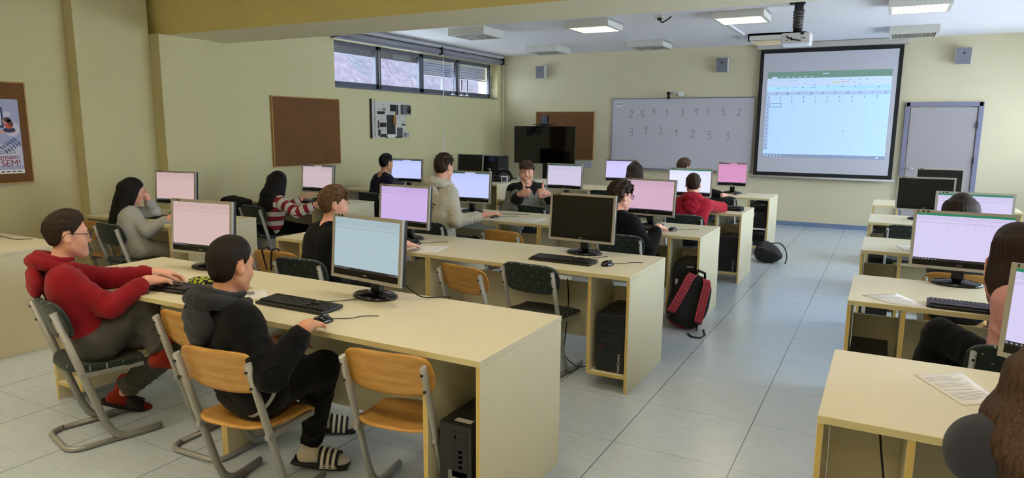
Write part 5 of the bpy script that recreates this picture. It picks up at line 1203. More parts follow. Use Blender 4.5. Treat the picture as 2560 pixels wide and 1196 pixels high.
def face(R, brow=M_BROW, smile=False, glasses=False, irisdir=(0, 0)):
    root, hp, hs, hd = R['root'], R['hp'], R['hs'], R['hd']; Mh = Matrix([[*hd[i], 0] for i in range(3)]+[[0, 0, 0, 1]])
    for x in (-1, 1):
        bm = bmesh.new(); bmesh.ops.create_uvsphere(bm, u_segments=16, v_segments=10, radius=.0118*hs, matrix=T(*hp(x*.031, .0715, .002)))
        sq = .0035 if smile else 0; e = obj('eye', local(root, bm), M_EYEW, root, True)
        bm = bmesh.new(); bmesh.ops.create_uvsphere(bm, u_segments=12, v_segments=8, radius=.0066*hs, matrix=T(*hp(x*.031+irisdir[0], .0782, .002+irisdir[1]))); obj('iris', local(root, bm), M_IRIS, e, True)
        F = lambda u, z, o=0.0: hp(u, skin_y(R, u, z)+o, z)
        V = Vol(); V.path([F(x*.014, .0175, -.0004), F(x*.026, .0215), F(x*.038, .0225), F(x*.050, .0175, -.0005)], [.0022*hs, .0030*hs, .0028*hs, .0014*hs], .004); vol_obj('eyebrow', V, .0018, brow, root)
        V = Vol(); V.path([hp(x*.018, .0800, .004), hp(x*.031, .0855, .0080-sq), hp(x*.046, .0745, .003)], .0022*hs, .003); V.path([hp(x*.019, .0795, -.004), hp(x*.031, .0825, -.0078+sq*.8), hp(x*.045, .0745, -.003)], .0018*hs, .003); vol_obj('eyelid', V, .0015, R['look']['skin'], root)
    w = .030 if smile else .019; V = Vol(); us = np.linspace(-w, w, 9)
    if smile:
        zu = lambda u: -.066+.009*(u/w)**2; zl = lambda u: -.079+.021*(u/w)**2
        V.path([F(u, zu(u), -.0006) for u in us], [(.0012+.0016*(1-(u/w)**2))*hs for u in us], .003); V.path([F(u, zl(u), -.0006) for u in us], [(.0012+.0022*(1-(u/w)**2))*hs for u in us], .003); vol_obj('lips', V, .0015, M_LIP, root)
        V = Vol(); V.path([F(u*.86, (zu(u*.86)+zl(u*.86))/2, -.0022) for u in us], [(.0010+.0042*(1-(u/w)**2))*hs for u in us], .003); vol_obj('teeth', V, .0015, M_TEETH, root)
    else:
        V.path([F(u, -.067-.002*(u/w)**2, -.0008) for u in us], [(.0010+.0020*(1-(u/w)**2))*hs for u in us], .003); V.path([F(u, -.0745+.005*(u/w)**2, -.0008) for u in us], [(.0010+.0026*(1-(u/w)**2))*hs for u in us], .003); vol_obj('lips', V, .0015, M_LIP, root)
def glasses(R):
    root, hp, hs = R['root'], R['hp'], R['hs']; bm = bmesh.new()
    for x in (-1, 1):
        pts = [hp(x*.034+.024*math.cos(a)*(1 if abs(math.cos(a)) < .8 else .95), .104-.010*(math.cos(a)*x > .3), .000+.020*math.sin(a)) for a in [k*PI/10 for k in range(20)]]
        tube(bm, pts, .0021*hs, 8, closed=True)
        tube(bm, spline([hp(x*.057, .094, .006), hp(x*.073, .085, .010), hp(x*.080, .03, .014), hp(x*.083, -.012, .018), hp(x*.080, -.035, -.006)], 5), .0019*hs, 8)
    tube(bm, [hp(-.011, .103, .004), hp(0, .106, .007), hp(.011, .103, .004)], .0018*hs, 8)
    g = obj('glasses', local(root, bm), M_GLS, root)
    for x in (-1, 1):
        bm = bmesh.new(); vs = [bm.verts.new(hp(x*.034+.022*math.cos(k*PI/8), .1035, .018*math.sin(k*PI/8))) for k in range(16)]; f = bm.faces.new(vs); r = bmesh.ops.extrude_face_region(bm, geom=[f]); dv = Vector(R['hd'][:, 1]*-.0012)
        bmesh.ops.translate(bm, vec=dv, verts=[v for v in r['geom'] if isinstance(v, bmesh.types.BMVert)]); obj('lens', local(root, bm), M_GLASS, g)
def locks(V, R, specs):
    for pts, r0, r1 in specs:
        P = [R['hp'](*p) for p in pts]; n = len(P)
        V.path(P, [r0+(r1-r0)*i/(n-1) for i in range(n)], .006)
def short_hair(R, m, thick=.014, top=.010, line=.068, nape=-.085, fringe=0, rough=.004, tuft=0, seed=1, fade=.085, freq=70):
    """cropped hair: shell over the skull cut along hairline, temples, ears and nape"""
    root, hp, hs, hd, HC = R['root'], R['hp'], R['hs'], R['hd'], R['hp'](0, 0, 0); V = Vol()
    V.ell(hp(0, -.014, .032), np.array((.073+thick*.75, .092+thick, .087+thick))*hs, hd, .01)
    V.ell(hp(0, -.03, -.03), np.array((.066+thick*.5, .062+thick*.4, .062))*hs, hd, .03)
    V.ell(hp(0, .005, .05), np.array((.066+thick*.6, .075+thick, .066+top+thick*.6))*hs, hd, .03)
    rnd = random.Random(seed)
    if fringe:
        for k in range(26):
            x = -.058+.108*k/25; V.path([hp(x*.8-.01, .045, .112), hp(x, .086, .088+.006*rnd.random()), hp(x*1.02+.018*rnd.random(), .0945-6*x*x, .066-fringe*(.35+.65*rnd.random()))], [.010*hs, .0075*hs, .0018*hs], .004)
    for k in range(int(tuft*2.6)):
        a = rnd.random()*2*PI; e = .25+rnd.random()*1.1; d = np.array((math.sin(e)*math.cos(a)*.075, math.sin(e)*math.sin(a)*.09-.012, .035+.085*math.cos(e)))
        o = d-np.array((0, -.012, .035)); o /= np.linalg.norm(o); tg = np.array((rnd.uniform(-.5, .5)+.35, .35+rnd.random()*.5, rnd.uniform(-.2, .2)))
        V.path([hp(*(d+o*.004)), hp(*(d+o*(.009+thick*.5)+tg*.012)), hp(*(d+o*(.010+thick*.5)+tg*.030))], [.008*hs, .0055*hs, .0015*hs], .005)
    hline = lambda y: np.interp(y, [-.12, -.06, -.042, -.030, .002, .012, .021, .042, .068, .12], [nape, nape, nape+.02, .028, .034, -.010, .012, .042, line, line+.004])
    hsoft = lambda y: np.interp(y, [-.12, -.06, .0, .03, .055, .075, .12], [nape, nape, nape*.35, -.01, .034, line, line])
    def cut(P):
        l = ((P-HC) @ hd)/hs; y = l[..., 1]; z = l[..., 2]
        hl = hline(y)
        return (z-hl)*.8*hs if not fringe else np.maximum((z-hl)*.8*hs, np.where((y > .045), (z-(line-fringe*1.3))*hs, -1))
    V.cut_fn(lambda P: cut(P), .004)
    def disp(P):
        l = ((P-HC) @ hd)/hs; w = np.clip((l[..., 2]+.06)/.1, .15, 1)
        a = np.sin(l[..., 0]*freq*2.1+3*np.sin(l[..., 1]*22+seed)+2*np.sin(l[..., 2]*25))+.6*np.sin(l[..., 0]*freq*4.3+2*np.sin(l[..., 1]*41+seed*2))+.5*np.sin(l[..., 2]*freq*2.7+4*np.sin(l[..., 0]*30))
        e = np.clip((l[..., 2]-hsoft(l[..., 1]))/fade, 0, 1)
        return (rough*w*a*.5*(.3+.7*e)+(thick+.001)*(1-e)**1.4*hs*(l[..., 1] < .07 if fringe else 1)).astype(F4)
    V.disp = disp
    return vol_obj('hair', V, .0032, m, root, smooth_it=1)
def long_hair(R, m, length=.42, back=.03, seed=1, front=True, part=0, wave=.004, n=90, spread=1.0, side=(1, 1), hang=None):
    """hair falling from a parting: a cap, a curtain behind and many separate locks"""
    root, hp, hs, hd, HC, s = R['root'], R['hp'], R['hs'], R['hd'], R['hp'](0, 0, 0), R['s']; V = Vol(); rnd = random.Random(seed)
    V.ell(hp(0, -.016, .034), np.array((.084, .104, .098))*hs, hd, .01); V.ell(hp(0, -.045, -.03), np.array((.080, .070, .085))*hs, hd, .04)
    def cut(P):
        l = ((P-HC) @ hd)/hs; y = l[..., 1]; z = l[..., 2]
        hl = np.interp(y, [-.2, .0, .02, .05, .085, .14], [-.4, -.13, -.06, .03, .070, .075]); return (z-hl)*.7*hs
    V.cut_fn(cut, .006)
    bk = -R['fs'][:, 1]; rs = R['fs'][:, 0]; up = np.array((0, 0, 1.)); N = R['N']
    def fall(a, r_out, L, jit):
        """lock starting on the skull at angle a (0 right, pi/2 back, pi left)"""
        x, y = math.cos(a), -math.sin(a); p0 = hp(x*.066*.6+part*.01, y*.085*.5-.01, .118); p1 = hp(x*.083*r_out, y*.098*r_out-.014, .05); p2 = hp(x*.085*r_out, y*.10*r_out-.016, -.03)
        tgt = N+rs*x*.105*s*spread+bk*(max(0, math.sin(a))*.118+.0)*s*r_out+up*(.0)
        if math.sin(a) < .25: tgt = N+rs*x*.095*s*spread+bk*(-.035)*s-up*.02
        p3 = p2*.45+tgt*.55
        if hang is not None:
            hv = np.array(hang); q = [p0, p1, p2, p2-up*.10+hv*.2, p2-up*(.10+L*.45)+hv*.6+(HC-p2)*.25*(1, 1, 0), p2-up*(.10+L)+hv+(HC-p2)*.35*(1, 1, 0)+rs*jit[0]+bk*jit[1]]
        p4 = tgt-up*L*.45+bk*(back*.5+.01); p5 = tgt-up*L+bk*back+rs*jit[0]+bk*jit[1]; q = q if hang is not None else [p0, p1, p2, p3, p4, p5]
        P_ = spline([Vector(v) for v in q], 4); out = []
        for i, v in enumerate(P_): w = i/(len(P_)-1); out.append(np.array(v)+rs*wave*math.sin(w*14+a*5+jit[0]*90)*w+bk*wave*.7*math.cos(w*11+a*7)*w)
        return out
    prims = R['topvol'].p+R['hoodp']+[dict(t='c', a=np.array(N-up*.05, F4), b=np.array(HC, F4), ra=.05*s, rb=.05*s, k=.02)]
    def clear(P_, gap):
        if hang is not None: return P_
        Q = np.array(P_, F4)
        for _ in range(5):
            f = lambda X: np.stack([prim_d({**q, 'fold': 0}, X) for q in prims]).min(0)
            d = f(Q); g = np.stack([f(Q+e)-d for e in np.eye(3, dtype=F4)*.004], 1); g /= np.linalg.norm(g, axis=1)[:, None]+1e-6
            Q = Q+g*np.maximum(gap-d, 0)[:, None]
        return [np.array(v, float) for v in Q]
    lo_a, hi_a = -.15 if side[0] else .5, PI+.15 if side[1] else PI-.5
    for k in range(13):
        a = lo_a+(hi_a-lo_a)*k/12; P_ = clear(fall(a, .97, max(length-.06, .03), (0, 0)), .004); V.path(P_[4:], [.020*s+.008*s*math.sin(i/len(P_)*PI) if i < len(P_)*.7 else .016*s for i in range(len(P_[4:]))], .022)
    for k in range(n):
        a = lo_a+(hi_a-lo_a)*rnd.random(); P_ = fall(a, 1.0+.10*rnd.random(), length*(.75+.3*rnd.random()), (rnd.uniform(-.03, .03), rnd.uniform(-.01, .012))); P_ = clear(P_, .008+.008*rnd.random()); r = rnd.uniform(.004, .008)*s
        V.path(P_[2:], [r*(1-.8*(i/len(P_[2:]))**2) for i in range(len(P_[2:]))], .005)
    def disp(P):
        l = ((P-HC) @ hd)/hs; an = np.arctan2(l[..., 0], -l[..., 1]); return (.0009*np.sin(an*38+4*np.sin(l[..., 2]*9)+seed)+.0008*np.sin(an*71+3*np.sin(l[..., 2]*15))).astype(F4)
    V.disp = disp
    return vol_obj('hair', V, .0042, m, root, smooth_it=1)
def foot_gear(R, i, sock=None, shoe=None, slide=False, stripes=False, logo=None):
    root, s = R['root'], R['s']; A_, fd, fr, fu, Lg = R['feet'][i]
    if sock:
        V = Vol(); K = A_+n3(np.array((0, 0, 1.)))*.0; V.cone(A_+fu*.085*s, A_, .042*s, .041*s, .02, fold=.0015, ff=70, fe=2); V.ball(A_-fd*.025-fu*.035, .037*s, .02); V.cone(A_-fd*.02-fu*.03, A_+fd*.10-fu*.046, .040*s, .033*s, .025); V.ell(A_+fd*.125-fu*.050, (.046*s, .064*s, .024*s), np.stack([fr, fd, fu], 1), .02); vol_obj('sock', V, .004, sock, root)
    o = A_-fu*.078*s
    if slide:
        bm = bmesh.new(); M = frame_M(o, fr, fd); pr = []
        def sole(u, v):
            y = -.085+.265*v; w = .040+.008*math.sin((v-.1)*PI*1.1)-.02*max(0, v-.85)**1.5*9-.014*max(0, .1-v)*8
            return M @ Vector(((u-.5)*2*w*s, y*s, (.012+.010*(1-v)+.006*abs(2*u-1)**3)*s))
        sheet(bm, sole, 10, 22, .020*s); bmesh.ops.recalc_face_normals(bm, faces=bm.faces); obj('slide_sole', local(root, bm), shoe, root)
        def band(y0, y1, r):
            b = bmesh.new()
            def f(u, v):
                a = PI*u; y = y0+(y1-y0)*v; k = 1-.25*(y-.05)/.1; return M @ Vector((math.cos(a)*.052*s, y*s, (.006+math.sin(a)**.8*(.078*k)*r)*s))
            sheet(b, f, 18, 6, .004); bmesh.ops.recalc_face_normals(b, faces=b.faces); return local(root, b)
        st = obj('slide_strap', band(.045, .14, 1.0), shoe, root)
        if stripes:
            for k in range(3): obj('stripe', band(.058+.027*k, .072+.027*k, 1.035), mat('stripe_white', 'd5d2c4', .6), st)
        if logo:
            b = bmesh.new(); add_mesh(b, text_mesh(logo, .034*s, M @ frame_M((.056*s, .096*s, .006*s), (0, 1, 0), (0, 0, 1)) , .0008)); obj('logo', local(root, b), mat('stripe_white', 'd5d2c4', .6), st)
    elif shoe:
        V = Vol(); V.ball(A_-fd*.025-fu*.038, .042*s, .02); V.cone(A_+fu*.02, A_-fu*.03, .042*s, .044*s, .02); V.cone(A_-fd*.02-fu*.035, A_+fd*.10-fu*.050, .044*s, .036*s, .02); V.ell(A_+fd*.13-fu*.052, (.048*s, .066*s, .03*s), np.stack([fr, fd, fu], 1), .02); V.cut_plane(A_-fu*.082*s, -fu, .004); vol_obj('shoe', V, .005, shoe, root)
def decal(name, R, target, polys, O, X, Y, m, lift=.0015, push=.15):
    """small print pressed onto a garment: polylines/quads in the plane O,X,Y dropped along its normal onto the mesh"""
    from mathutils.bvhtree import BVHTree
    bm0 = bmesh.new(); bm0.from_mesh(target.data); tr = BVHTree.FromBMesh(bm0); rl = R['root'].location
    X = Vector(X).normalized(); Y = Vector(Y); Z = X.cross(Y).normalized(); Y = Z.cross(X); O = Vector(O); bm = bmesh.new()
    def drop(u, v):
        p = O+X*u+Y*v+Z*push-rl; hit = tr.ray_cast(p, -Z, push*2.2)
        return hit[0]+Z*lift if hit[0] is not None else None
    for poly in polys:
        q = [drop(*p) for p in poly]
        if any(a is None for a in q): continue
        bm.faces.new([bm.verts.new(a) for a in q])
    bm0.free(); return obj(name, bm, m, target)
def strokes(pts, w):
    out = []
    for (a, b), (c, d) in zip(pts[:-1], pts[1:]):
        L = math.hypot(c-a, d-b) or 1; nx, ny = -(d-b)/L*w/2, (c-a)/L*w/2; out.append([(a-nx, b-ny), (c-nx, d-ny), (c+nx, d+ny), (a+nx, b+ny)])
    return out
# ------------------------------------------------------------------ the class
V3 = lambda *a: np.array(a, float)
def fwd(deg): a = math.radians(deg); return V3(-math.sin(a), math.cos(a), 0)
def rgt(deg): a = math.radians(deg); return V3(math.cos(a), math.sin(a), 0)
def pose_of(H, HC, yh, ys, yd, lean=.045, neck=.172, s=.95):
    return np.array(HC)-fwd(yd)*lean*.6-fwd(ys)*lean*.6-V3(0, 0, neck*s)
def legs_default(H, yaw, spread=.11, reach=.44, s=.95):
    f, r = fwd(yaw), rgt(yaw); H = np.array(H); P = lambda x, e: V3(*(H+f*(reach+e)*s+r*x)[:2], .085)
    return {'R': dict(a=P(spread, 0)), 'L': dict(a=P(-spread, .05))}
M_JEAN = cloth_mat('grey_denim', '4d4a45', .9, .2); M_BLKC = cloth_mat('black_cotton', '0b0b0c', .95, .2, .05); M_DARKJ = cloth_mat('dark_navy_trousers', '14161d', .9)
M_REDH = cloth_mat('red_fleece', '8f1520', .9, .1, .1); M_REDB = cloth_mat('bright_red_fleece', 'ab1c30', .9, .1, .1); M_GREYS = cloth_mat('pale_grey_fleece', 'a9a8a4', .95, .08); M_GREYT = cloth_mat('grey_jersey', 'a8a397', .95, .08)
M_CREAM = cloth_mat('cream_fleece', 'c4bfae', .95, .06); M_PURP = cloth_mat('dark_purple_jersey', '17132b', .9, .15); M_PINK = cloth_mat('pink_fleece', 'c98f8c', .95, .1); M_DGREY = cloth_mat('dark_grey_fleece', '33343c', .95, .1)
HD2 = hair_mat('hair_near_black', '120d0a', '2a1e16')
M_REDSOCK = cloth_mat('red_sock', '8a2a1a', .95, .15); M_WSOCK = cloth_mat('white_sock', 'c9c0b2', .95, .05); M_SLIDE = mat('black_rubber', '0c0c12', .6)
def stripes_mat():
    m, t, b = base('red_white_striped_knit'); a = t.new('ShaderNodeAttribute', attribute_name='along').outputs['Fac']; zn = t.new('ShaderNodeAttribute', attribute_name='zone').outputs['Fac']
    oz = t.sep(t.coord())[2]; arm = t.math('GREATER_THAN', a, 1.02)
    w = t.math('ADD', t.math('MULTIPLY', t.math('SUBTRACT', oz, .50), 9.2), 0.1); v = t.math('ADD', t.math('MULTIPLY', a, 5.2), .1)
    u = t.math('ADD', t.math('MULTIPLY', v, arm), t.math('MULTIPLY', w, t.math('SUBTRACT', 1.0, arm)))
    nj = t.noise(t.coord('Object', scale=(60, 60, 9)), 1.5, 3, .7); u2 = t.math('ADD', u, t.math('MULTIPLY', t.math('SUBTRACT', nj, .5), .14)); fr = t.math('FRACT', u2)
    n = t.noise(t.coord(), 90, 3); red = t.ramp(n, [(.34, lin('5a0f1e')), (.5, lin('951a2a')), (.72, lin('b34a52'))])
    c = t.mix(t.math('LESS_THAN', fr, .5), lin('cfc9c2'), red); c = t.mix(t.math('MULTIPLY', t.math('LESS_THAN', fr, .07), .8), c, lin('3a1420'))
    t.l.new(c, b.inputs['Base Color']); b.inputs['Roughness'].default_value = .95; t.l.new(t.bump(t.noise(t.coord(), 160, 3), .35, .004), b.inputs['Normal']); return m
def bw_mat():                                                          # black yoke and cuffs, zigzag black and white below
    m, t, b = base('black_white_pattern_knit'); a = t.new('ShaderNodeAttribute', attribute_name='along').outputs['Fac']; zn = t.new('ShaderNodeAttribute', attribute_name='zone').outputs['Fac']
    s = t.sep(t.coord()); x = t.math('ADD', s[0], t.math('MULTIPLY', s[1], .6)); 
    zz = t.math('PINGPONG', t.math('MULTIPLY', x, 34.0), .5); v = t.math('ADD', t.math('MULTIPLY', s[2], 44.0), t.math('MULTIPLY', zz, 2.4)); n = t.noise(t.coord(), 60, 2)
    f = t.math('FRACT', t.math('ADD', v, t.math('MULTIPLY', n, .9))); pat = t.mix(t.math('GREATER_THAN', f, .52), lin('121213'), lin('c9c6bf'))
    blk = t.math('MAXIMUM', t.math('GREATER_THAN', a, 1.80), t.math('MULTIPLY', t.math('GREATER_THAN', a, .80), t.math('LESS_THAN', a, 1.05)))
    t.l.new(t.mix(blk, pat, lin('0c0c0d')), b.inputs['Base Color']); b.inputs['Roughness'].default_value = .95; t.l.new(t.bump(n, .4, .004), b.inputs['Normal']); return m
import time; _t0 = time.time()
def P_red_glasses():
    H = V3(-3.60, 2.04, .525); HC = at(170, 588, y=2.0); HC = V3(*HC); N = pose_of(H, HC, -14, -22, -30)
    wr = V3(*at(368, 702, z=.815)); wl = V3(*at(388, 684, z=.815)); d = n3(V3(*at(440, 700, z=.78))-V3(*at(370, 704, z=.80)))
    R = person('person in a red hoodie and glasses typing with one foot up, front left', H, N, HC, -14, -22, (-23, 2, 0),
        {'R': dict(w=wr, pole=(.45, -.3, -1), d=d, n=(.1, -.2, 1), pose='type'), 'L': dict(w=wl, pole=(-.6, 0, -1), d=n3(d+V3(.15, -.1, 0)), n=(-.1, -.1, 1), pose='type')},
        {'R': dict(a=V3(*at(406, 888, y=2.24)), k=V3(*at(357, 762, y=2.22)), yaw=-30, tip=.25, cuff=.10), 'L': dict(a=V3(*at(300, 985, z=.11)), k=V3(-3.30, 2.42, .50), yaw=-35, tip=.35, cuff=.10)},
        dict(skin=SK3, top=M_REDH, bot=M_JEAN, hood=True, slouch=.02, top_r=.014, hem=-.10, bot_r=.019, ankle_r=.044, fold=.007, lfold=.009, head=1.03), s=.95, h=.0045)
    short_hair(R, HD, .010, .014, .066, -.062, rough=.004, seed=2); face(R); glasses(R)
    foot_gear(R, 0, M_REDSOCK); foot_gear(R, 1, M_REDSOCK, M_SLIDE, slide=True)
    P = at(232, 775, y=2.05); decal('white_script_print', R, R['top'], strokes([(a*.9, b*.9) for a, b in ((-.05, .02), (-.02, -.01), (.0, .015), (.03, .02), (.02, -.03), (-.01, -.07), (-.03, -.06), (.02, -.02), (.05, .03))], .006), H+fwd(-22)*.05+rgt(-22)*.08+V3(0, 0, .20), fwd(-22)*-.7+rgt(-22)*-.7, (0, 0, 1), mat('white_print', 'cfc9c4', .8))
P_red_glasses()
def P_black():
    H = V3(-2.375, 2.0, .495); HC = V3(*at(578, 664, y=1.97)); N = pose_of(H, HC, -10, -8, -12)
    wr = V3(*at(764, 818, z=.815)); wl = V3(-2.50, 2.24, .62)
    R = person('person in a black hoodie with charcoal hood, white socks and striped slides', H, N, HC, -14, -8, (0, 5, 0),
        {'R': dict(w=wr, pole=(.5, -.35, -1), d=n3(V3(*at(828, 785, z=.775))-wr), n=(.15, -.1, 1), pose='mouse'), 'L': dict(w=wl, pole=(-.6, -.4, -.6), n=(-.3, 0, 1), pose='rest')},
        {'R': dict(a=V3(*at(778, 1122, z=.10)), k=V3(*at(806, 920, y=2.26)), yaw=-62, cuff=.10, tip=.05), 'L': dict(a=V3(*at(805, 1040, z=.10)), k=V3(*at(740, 925, y=2.34)), yaw=-50, tip=.1, cuff=.12)},
        dict(skin=SK2, top=M_BLKC, hood_m=cloth_mat('charcoal_jersey', '2f2f33', .95, .2), bot=M_BLKC, hood=True, slouch=.02, top_r=.018, hem=-.10, bot_r=.018, waist=.02, wide=1.05, ankle_r=.034, fold=.007), s=1.0, h=.004)
    short_hair(R, HD2, .007, .004, .066, -.075, rough=.002, seed=5, fade=.10, freq=160); face(R)
    foot_gear(R, 0, M_WSOCK, M_SLIDE, slide=True, stripes=True, logo='adidas'); foot_gear(R, 1, M_WSOCK, M_SLIDE, slide=True, stripes=True)
    rnd = random.Random(1); vx = V3(.63, .776, 0); O = at(610, 985, y=1.95); px = lambda X, Y: ((X-610)/586, (985-Y)/586)
    dots = []
    for (x0, y0), (x1, y1) in (((500, 790), (480, 852)), ((516, 955), (541, 998))):
        for k in range(150):
            t = rnd.random(); u, v = px(x0+(x1-x0)*t+rnd.uniform(-9, 9), y0+(y1-y0)*t); w = .0016; dots.append([(u-w, v-w), (u+w, v-w), (u+w, v+w), (u-w, v+w)])
    decal('rhinestone_stripe', R, R['top'], dots, O, vx, (0, 0, 1), mat('rhinestones', '9a9aa0', .3, metal=.3), push=.35)
    hem = [Vector((*px(*q), 0)) for q in ((541, 1021), (580, 1029), (625, 1018), (660, 985), (680, 955), (687, 931))]; hem = [(v.x, v.y) for v in spline(hem, 5)]
    for tgt in (R['top'],): decal('white_hem_tape', R, tgt, strokes(hem, .016), O, vx, (0, 0, 1), mat('hem_white', 'a9a8ab', .8), push=.35, lift=.003)
    V = Vol(); c = N+n3(HC-N)*.018; pts = [c+rgt(-8)*math.cos(a)*.060+fwd(-8)*(math.sin(a)*.058-.01)+V3(0, 0, .006*math.sin(a*3)+.012) for a in np.linspace(0, 2*PI, 30)]; V.path(pts, .0022, .001); vol_obj('necklace', V, .0018, mat('bead_white', 'cbb9a6', .4), R['root'])
P_black()
def P_grey():
    H = V3(-6.0, 3.85, .525); HC = V3(*at(333, 478, y=3.96)); N = pose_of(H, HC, -8, -20, -32)
    wl = V3(*at(368, 497, y=4.08)); el = V3(wl[0]+.0, wl[1]+.06, .80)
    R = person('person with long black hair in a pale grey sweatshirt leaning the cheek on one hand', H, N, HC, -8, -20, (-25, 10, 0),
        {'R': dict(w=V3(*at(424, 546, z=.80)), pole=(.5, -.5, -1), n=(0, 0, 1), pose='mouse'), 'L': dict(w=wl, e=el, d=n3(V3(-.25, -.25, .9)), n=(.55, .6, .3), pose='cheek')},
        legs_default(H, -8), dict(skin=SK3, top=M_GREYS, bot=M_GREYT, top_name='sweatshirt', slouch=.03, top_r=.020, sleeve_r=.018, hem=-.09, fold=.006, wide=1.0, hood=False), s=.97)
    face(R); long_hair(R, HB, .40, .05, seed=3, n=120, wave=.006)
P_grey()
def P_striped():
    H = V3(-6.05, 5.48, .525); HC = V3(*at(697, 456, y=5.48)); N = pose_of(H, HC, -10, -18, -20)
    R = person('person with long black hair in a red and white striped hoodie', H, N, HC, -10, -18, (-4, 9, 0),
        {'R': dict(w=V3(*at(790, 512, z=.80)), pole=(.6, -.4, -1), n=(0, 0, 1), pose='rest'), 'L': dict(w=V3(-5.95, 5.86, .80), pole=(-.6, -.4, -1), n=(0, 0, 1), pose='type')},
        legs_default(H, -25), dict(skin=SK1, top=stripes_mat(), bot=M_BLKC, hood=True, hood_s=.95, slouch=.02, top_r=.022, sleeve_r=.016, hem=-.10, fold=.005), s=.97)
    face(R); long_hair(R, HB, .20, .05, seed=7, n=100, wave=.010)
P_striped()
def P_profile():
    H = V3(-3.40, 3.52, .525); HC = V3(*at(836, 512, y=3.66)); N = pose_of(H, HC, -10, -16, -42)
    R = person('person with tousled brown hair and black top in profile behind the cyan screen', H, N, HC, -8, -16, (-37, 3, 0),
        {'R': dict(w=V3(*at(1008, 612, z=.81)), pole=(.6, -.3, -1), d=n3(V3(.05, 1, -.12)), n=(.1, 0, 1), pose='mouse'), 'L': dict(w=V3(-3.65, 4.0, .80), pole=(-.6, -.4, -1), pose='type')},
        legs_default(H, -8), dict(skin=SK3, top=M_BLKC, bot=M_DARKJ, top_name='sweater', slouch=.02, top_r=.016, hem=-.08, collar=.055), s=.98)
    short_hair(R, HL, .014, .020, .062, -.075, fringe=.020, rough=.007, tuft=46, seed=4); face(R)
P_profile()
def P_purple():
    H = V3(-5.95, 7.22, .525); HC = V3(*at(966, 408, y=7.34)); N = pose_of(H, HC, -5, -15, -25)
    R = person('person with short black hair in a dark purple shirt at the left wall', H, N, HC, -5, -15, (-12, 4, 0),
        {'R': dict(w=V3(*at(1004, 458, z=.80)), pole=(.7, -.3, -1), n=(0, 0, 1), pose='mouse', up=.04), 'L': dict(w=V3(-5.95, 7.75, .80), pole=(-.6, -.4, -1), pose='type')},
        legs_default(H, -5), dict(skin=SK2, top=M_PURP, bot=M_DARKJ, top_name='shirt', slouch=.02, top_r=.010, hem=-.06, collar=.055, fold=.004, wide=.88), s=.96)
    short_hair(R, HB, .012, .012, .062, -.07, rough=.004, tuft=10, seed=6); face(R)
P_purple()
def P_cream():
    H = V3(-3.72, 5.40, .53); HC = V3(*at(1110, 420, y=5.52)); N = pose_of(H, HC, -8, -14, -25, s=1.05)
    R = person('person with brown hair in a cream hoodie with a back print reaching for a mouse', H, N, HC, -8, -14, (-6, 9, -4),
        {'R': dict(w=V3(*at(1205, 540, z=.81)), pole=(.5, -.3, -1), n=(.1, 0, 1), pose='mouse'), 'L': dict(w=V3(-3.95, 5.84, .80), pole=(-.7, -.4, -.8), pose='type')},
        legs_default(H, -8, s=1.05), dict(skin=SK3, top=M_CREAM, bot=M_DARKJ, hood=True, slouch=.02, top_r=.024, sleeve_r=.018, hem=-.09, fold=.006, wide=1.0, head=.93), s=1.08)
    short_hair(R, HD, .012, .022, .062, -.07, rough=.006, tuft=40, seed=9); face(R)
    rnd = random.Random(4); O = V3(N[0], N[1], N[2]-.27)-fwd(-14)*.12-rgt(-14)*.02; X = rgt(-14)*1.0; polys = []
    for k in range(7): polys += strokes([(.045+.011*k, .135-.003*k), (.053+.011*k, .134-.003*k)], .016)
    for k in range(8): polys += strokes([(.005+.012*k, .112-.003*k), (.014+.012*k, .11-.003*k)], .014)
    for k in range(7): polys += strokes([(.098-.006*k, .075-.028*k), (.094-.006*k, .06-.028*k)], .006)
    for cx, cy, r in ((-.03, .09, .035), (-.03, -.02, .06)): polys += strokes([(cx+r*math.cos(a), cy+r*.8*math.sin(a)) for a in np.linspace(.5, 5.2, 14)], .006)
    polys += strokes([(-.05, -.12), (-.01, -.07), (.04, -.10), (.09, -.07)], .004)+strokes([(-.03, -.15), (.02, -.12), (.05, -.14)], .004)+strokes([(-.05, .12), (-.02, .145), (.0, .12)], .018)
    decal('dark_line_print', R, R['top'], polys, O, X, (0, 0, 1), M_INK)
    g = strokes([(-.055, .03), (-.03, .0), (.0, -.025), (.025, -.04)], .035); decal('green_leaf_print', R, R['top'], g, O, X, (0, 0, 1), mat('leaf_green_print', '8fa04a', .8))
P_cream()
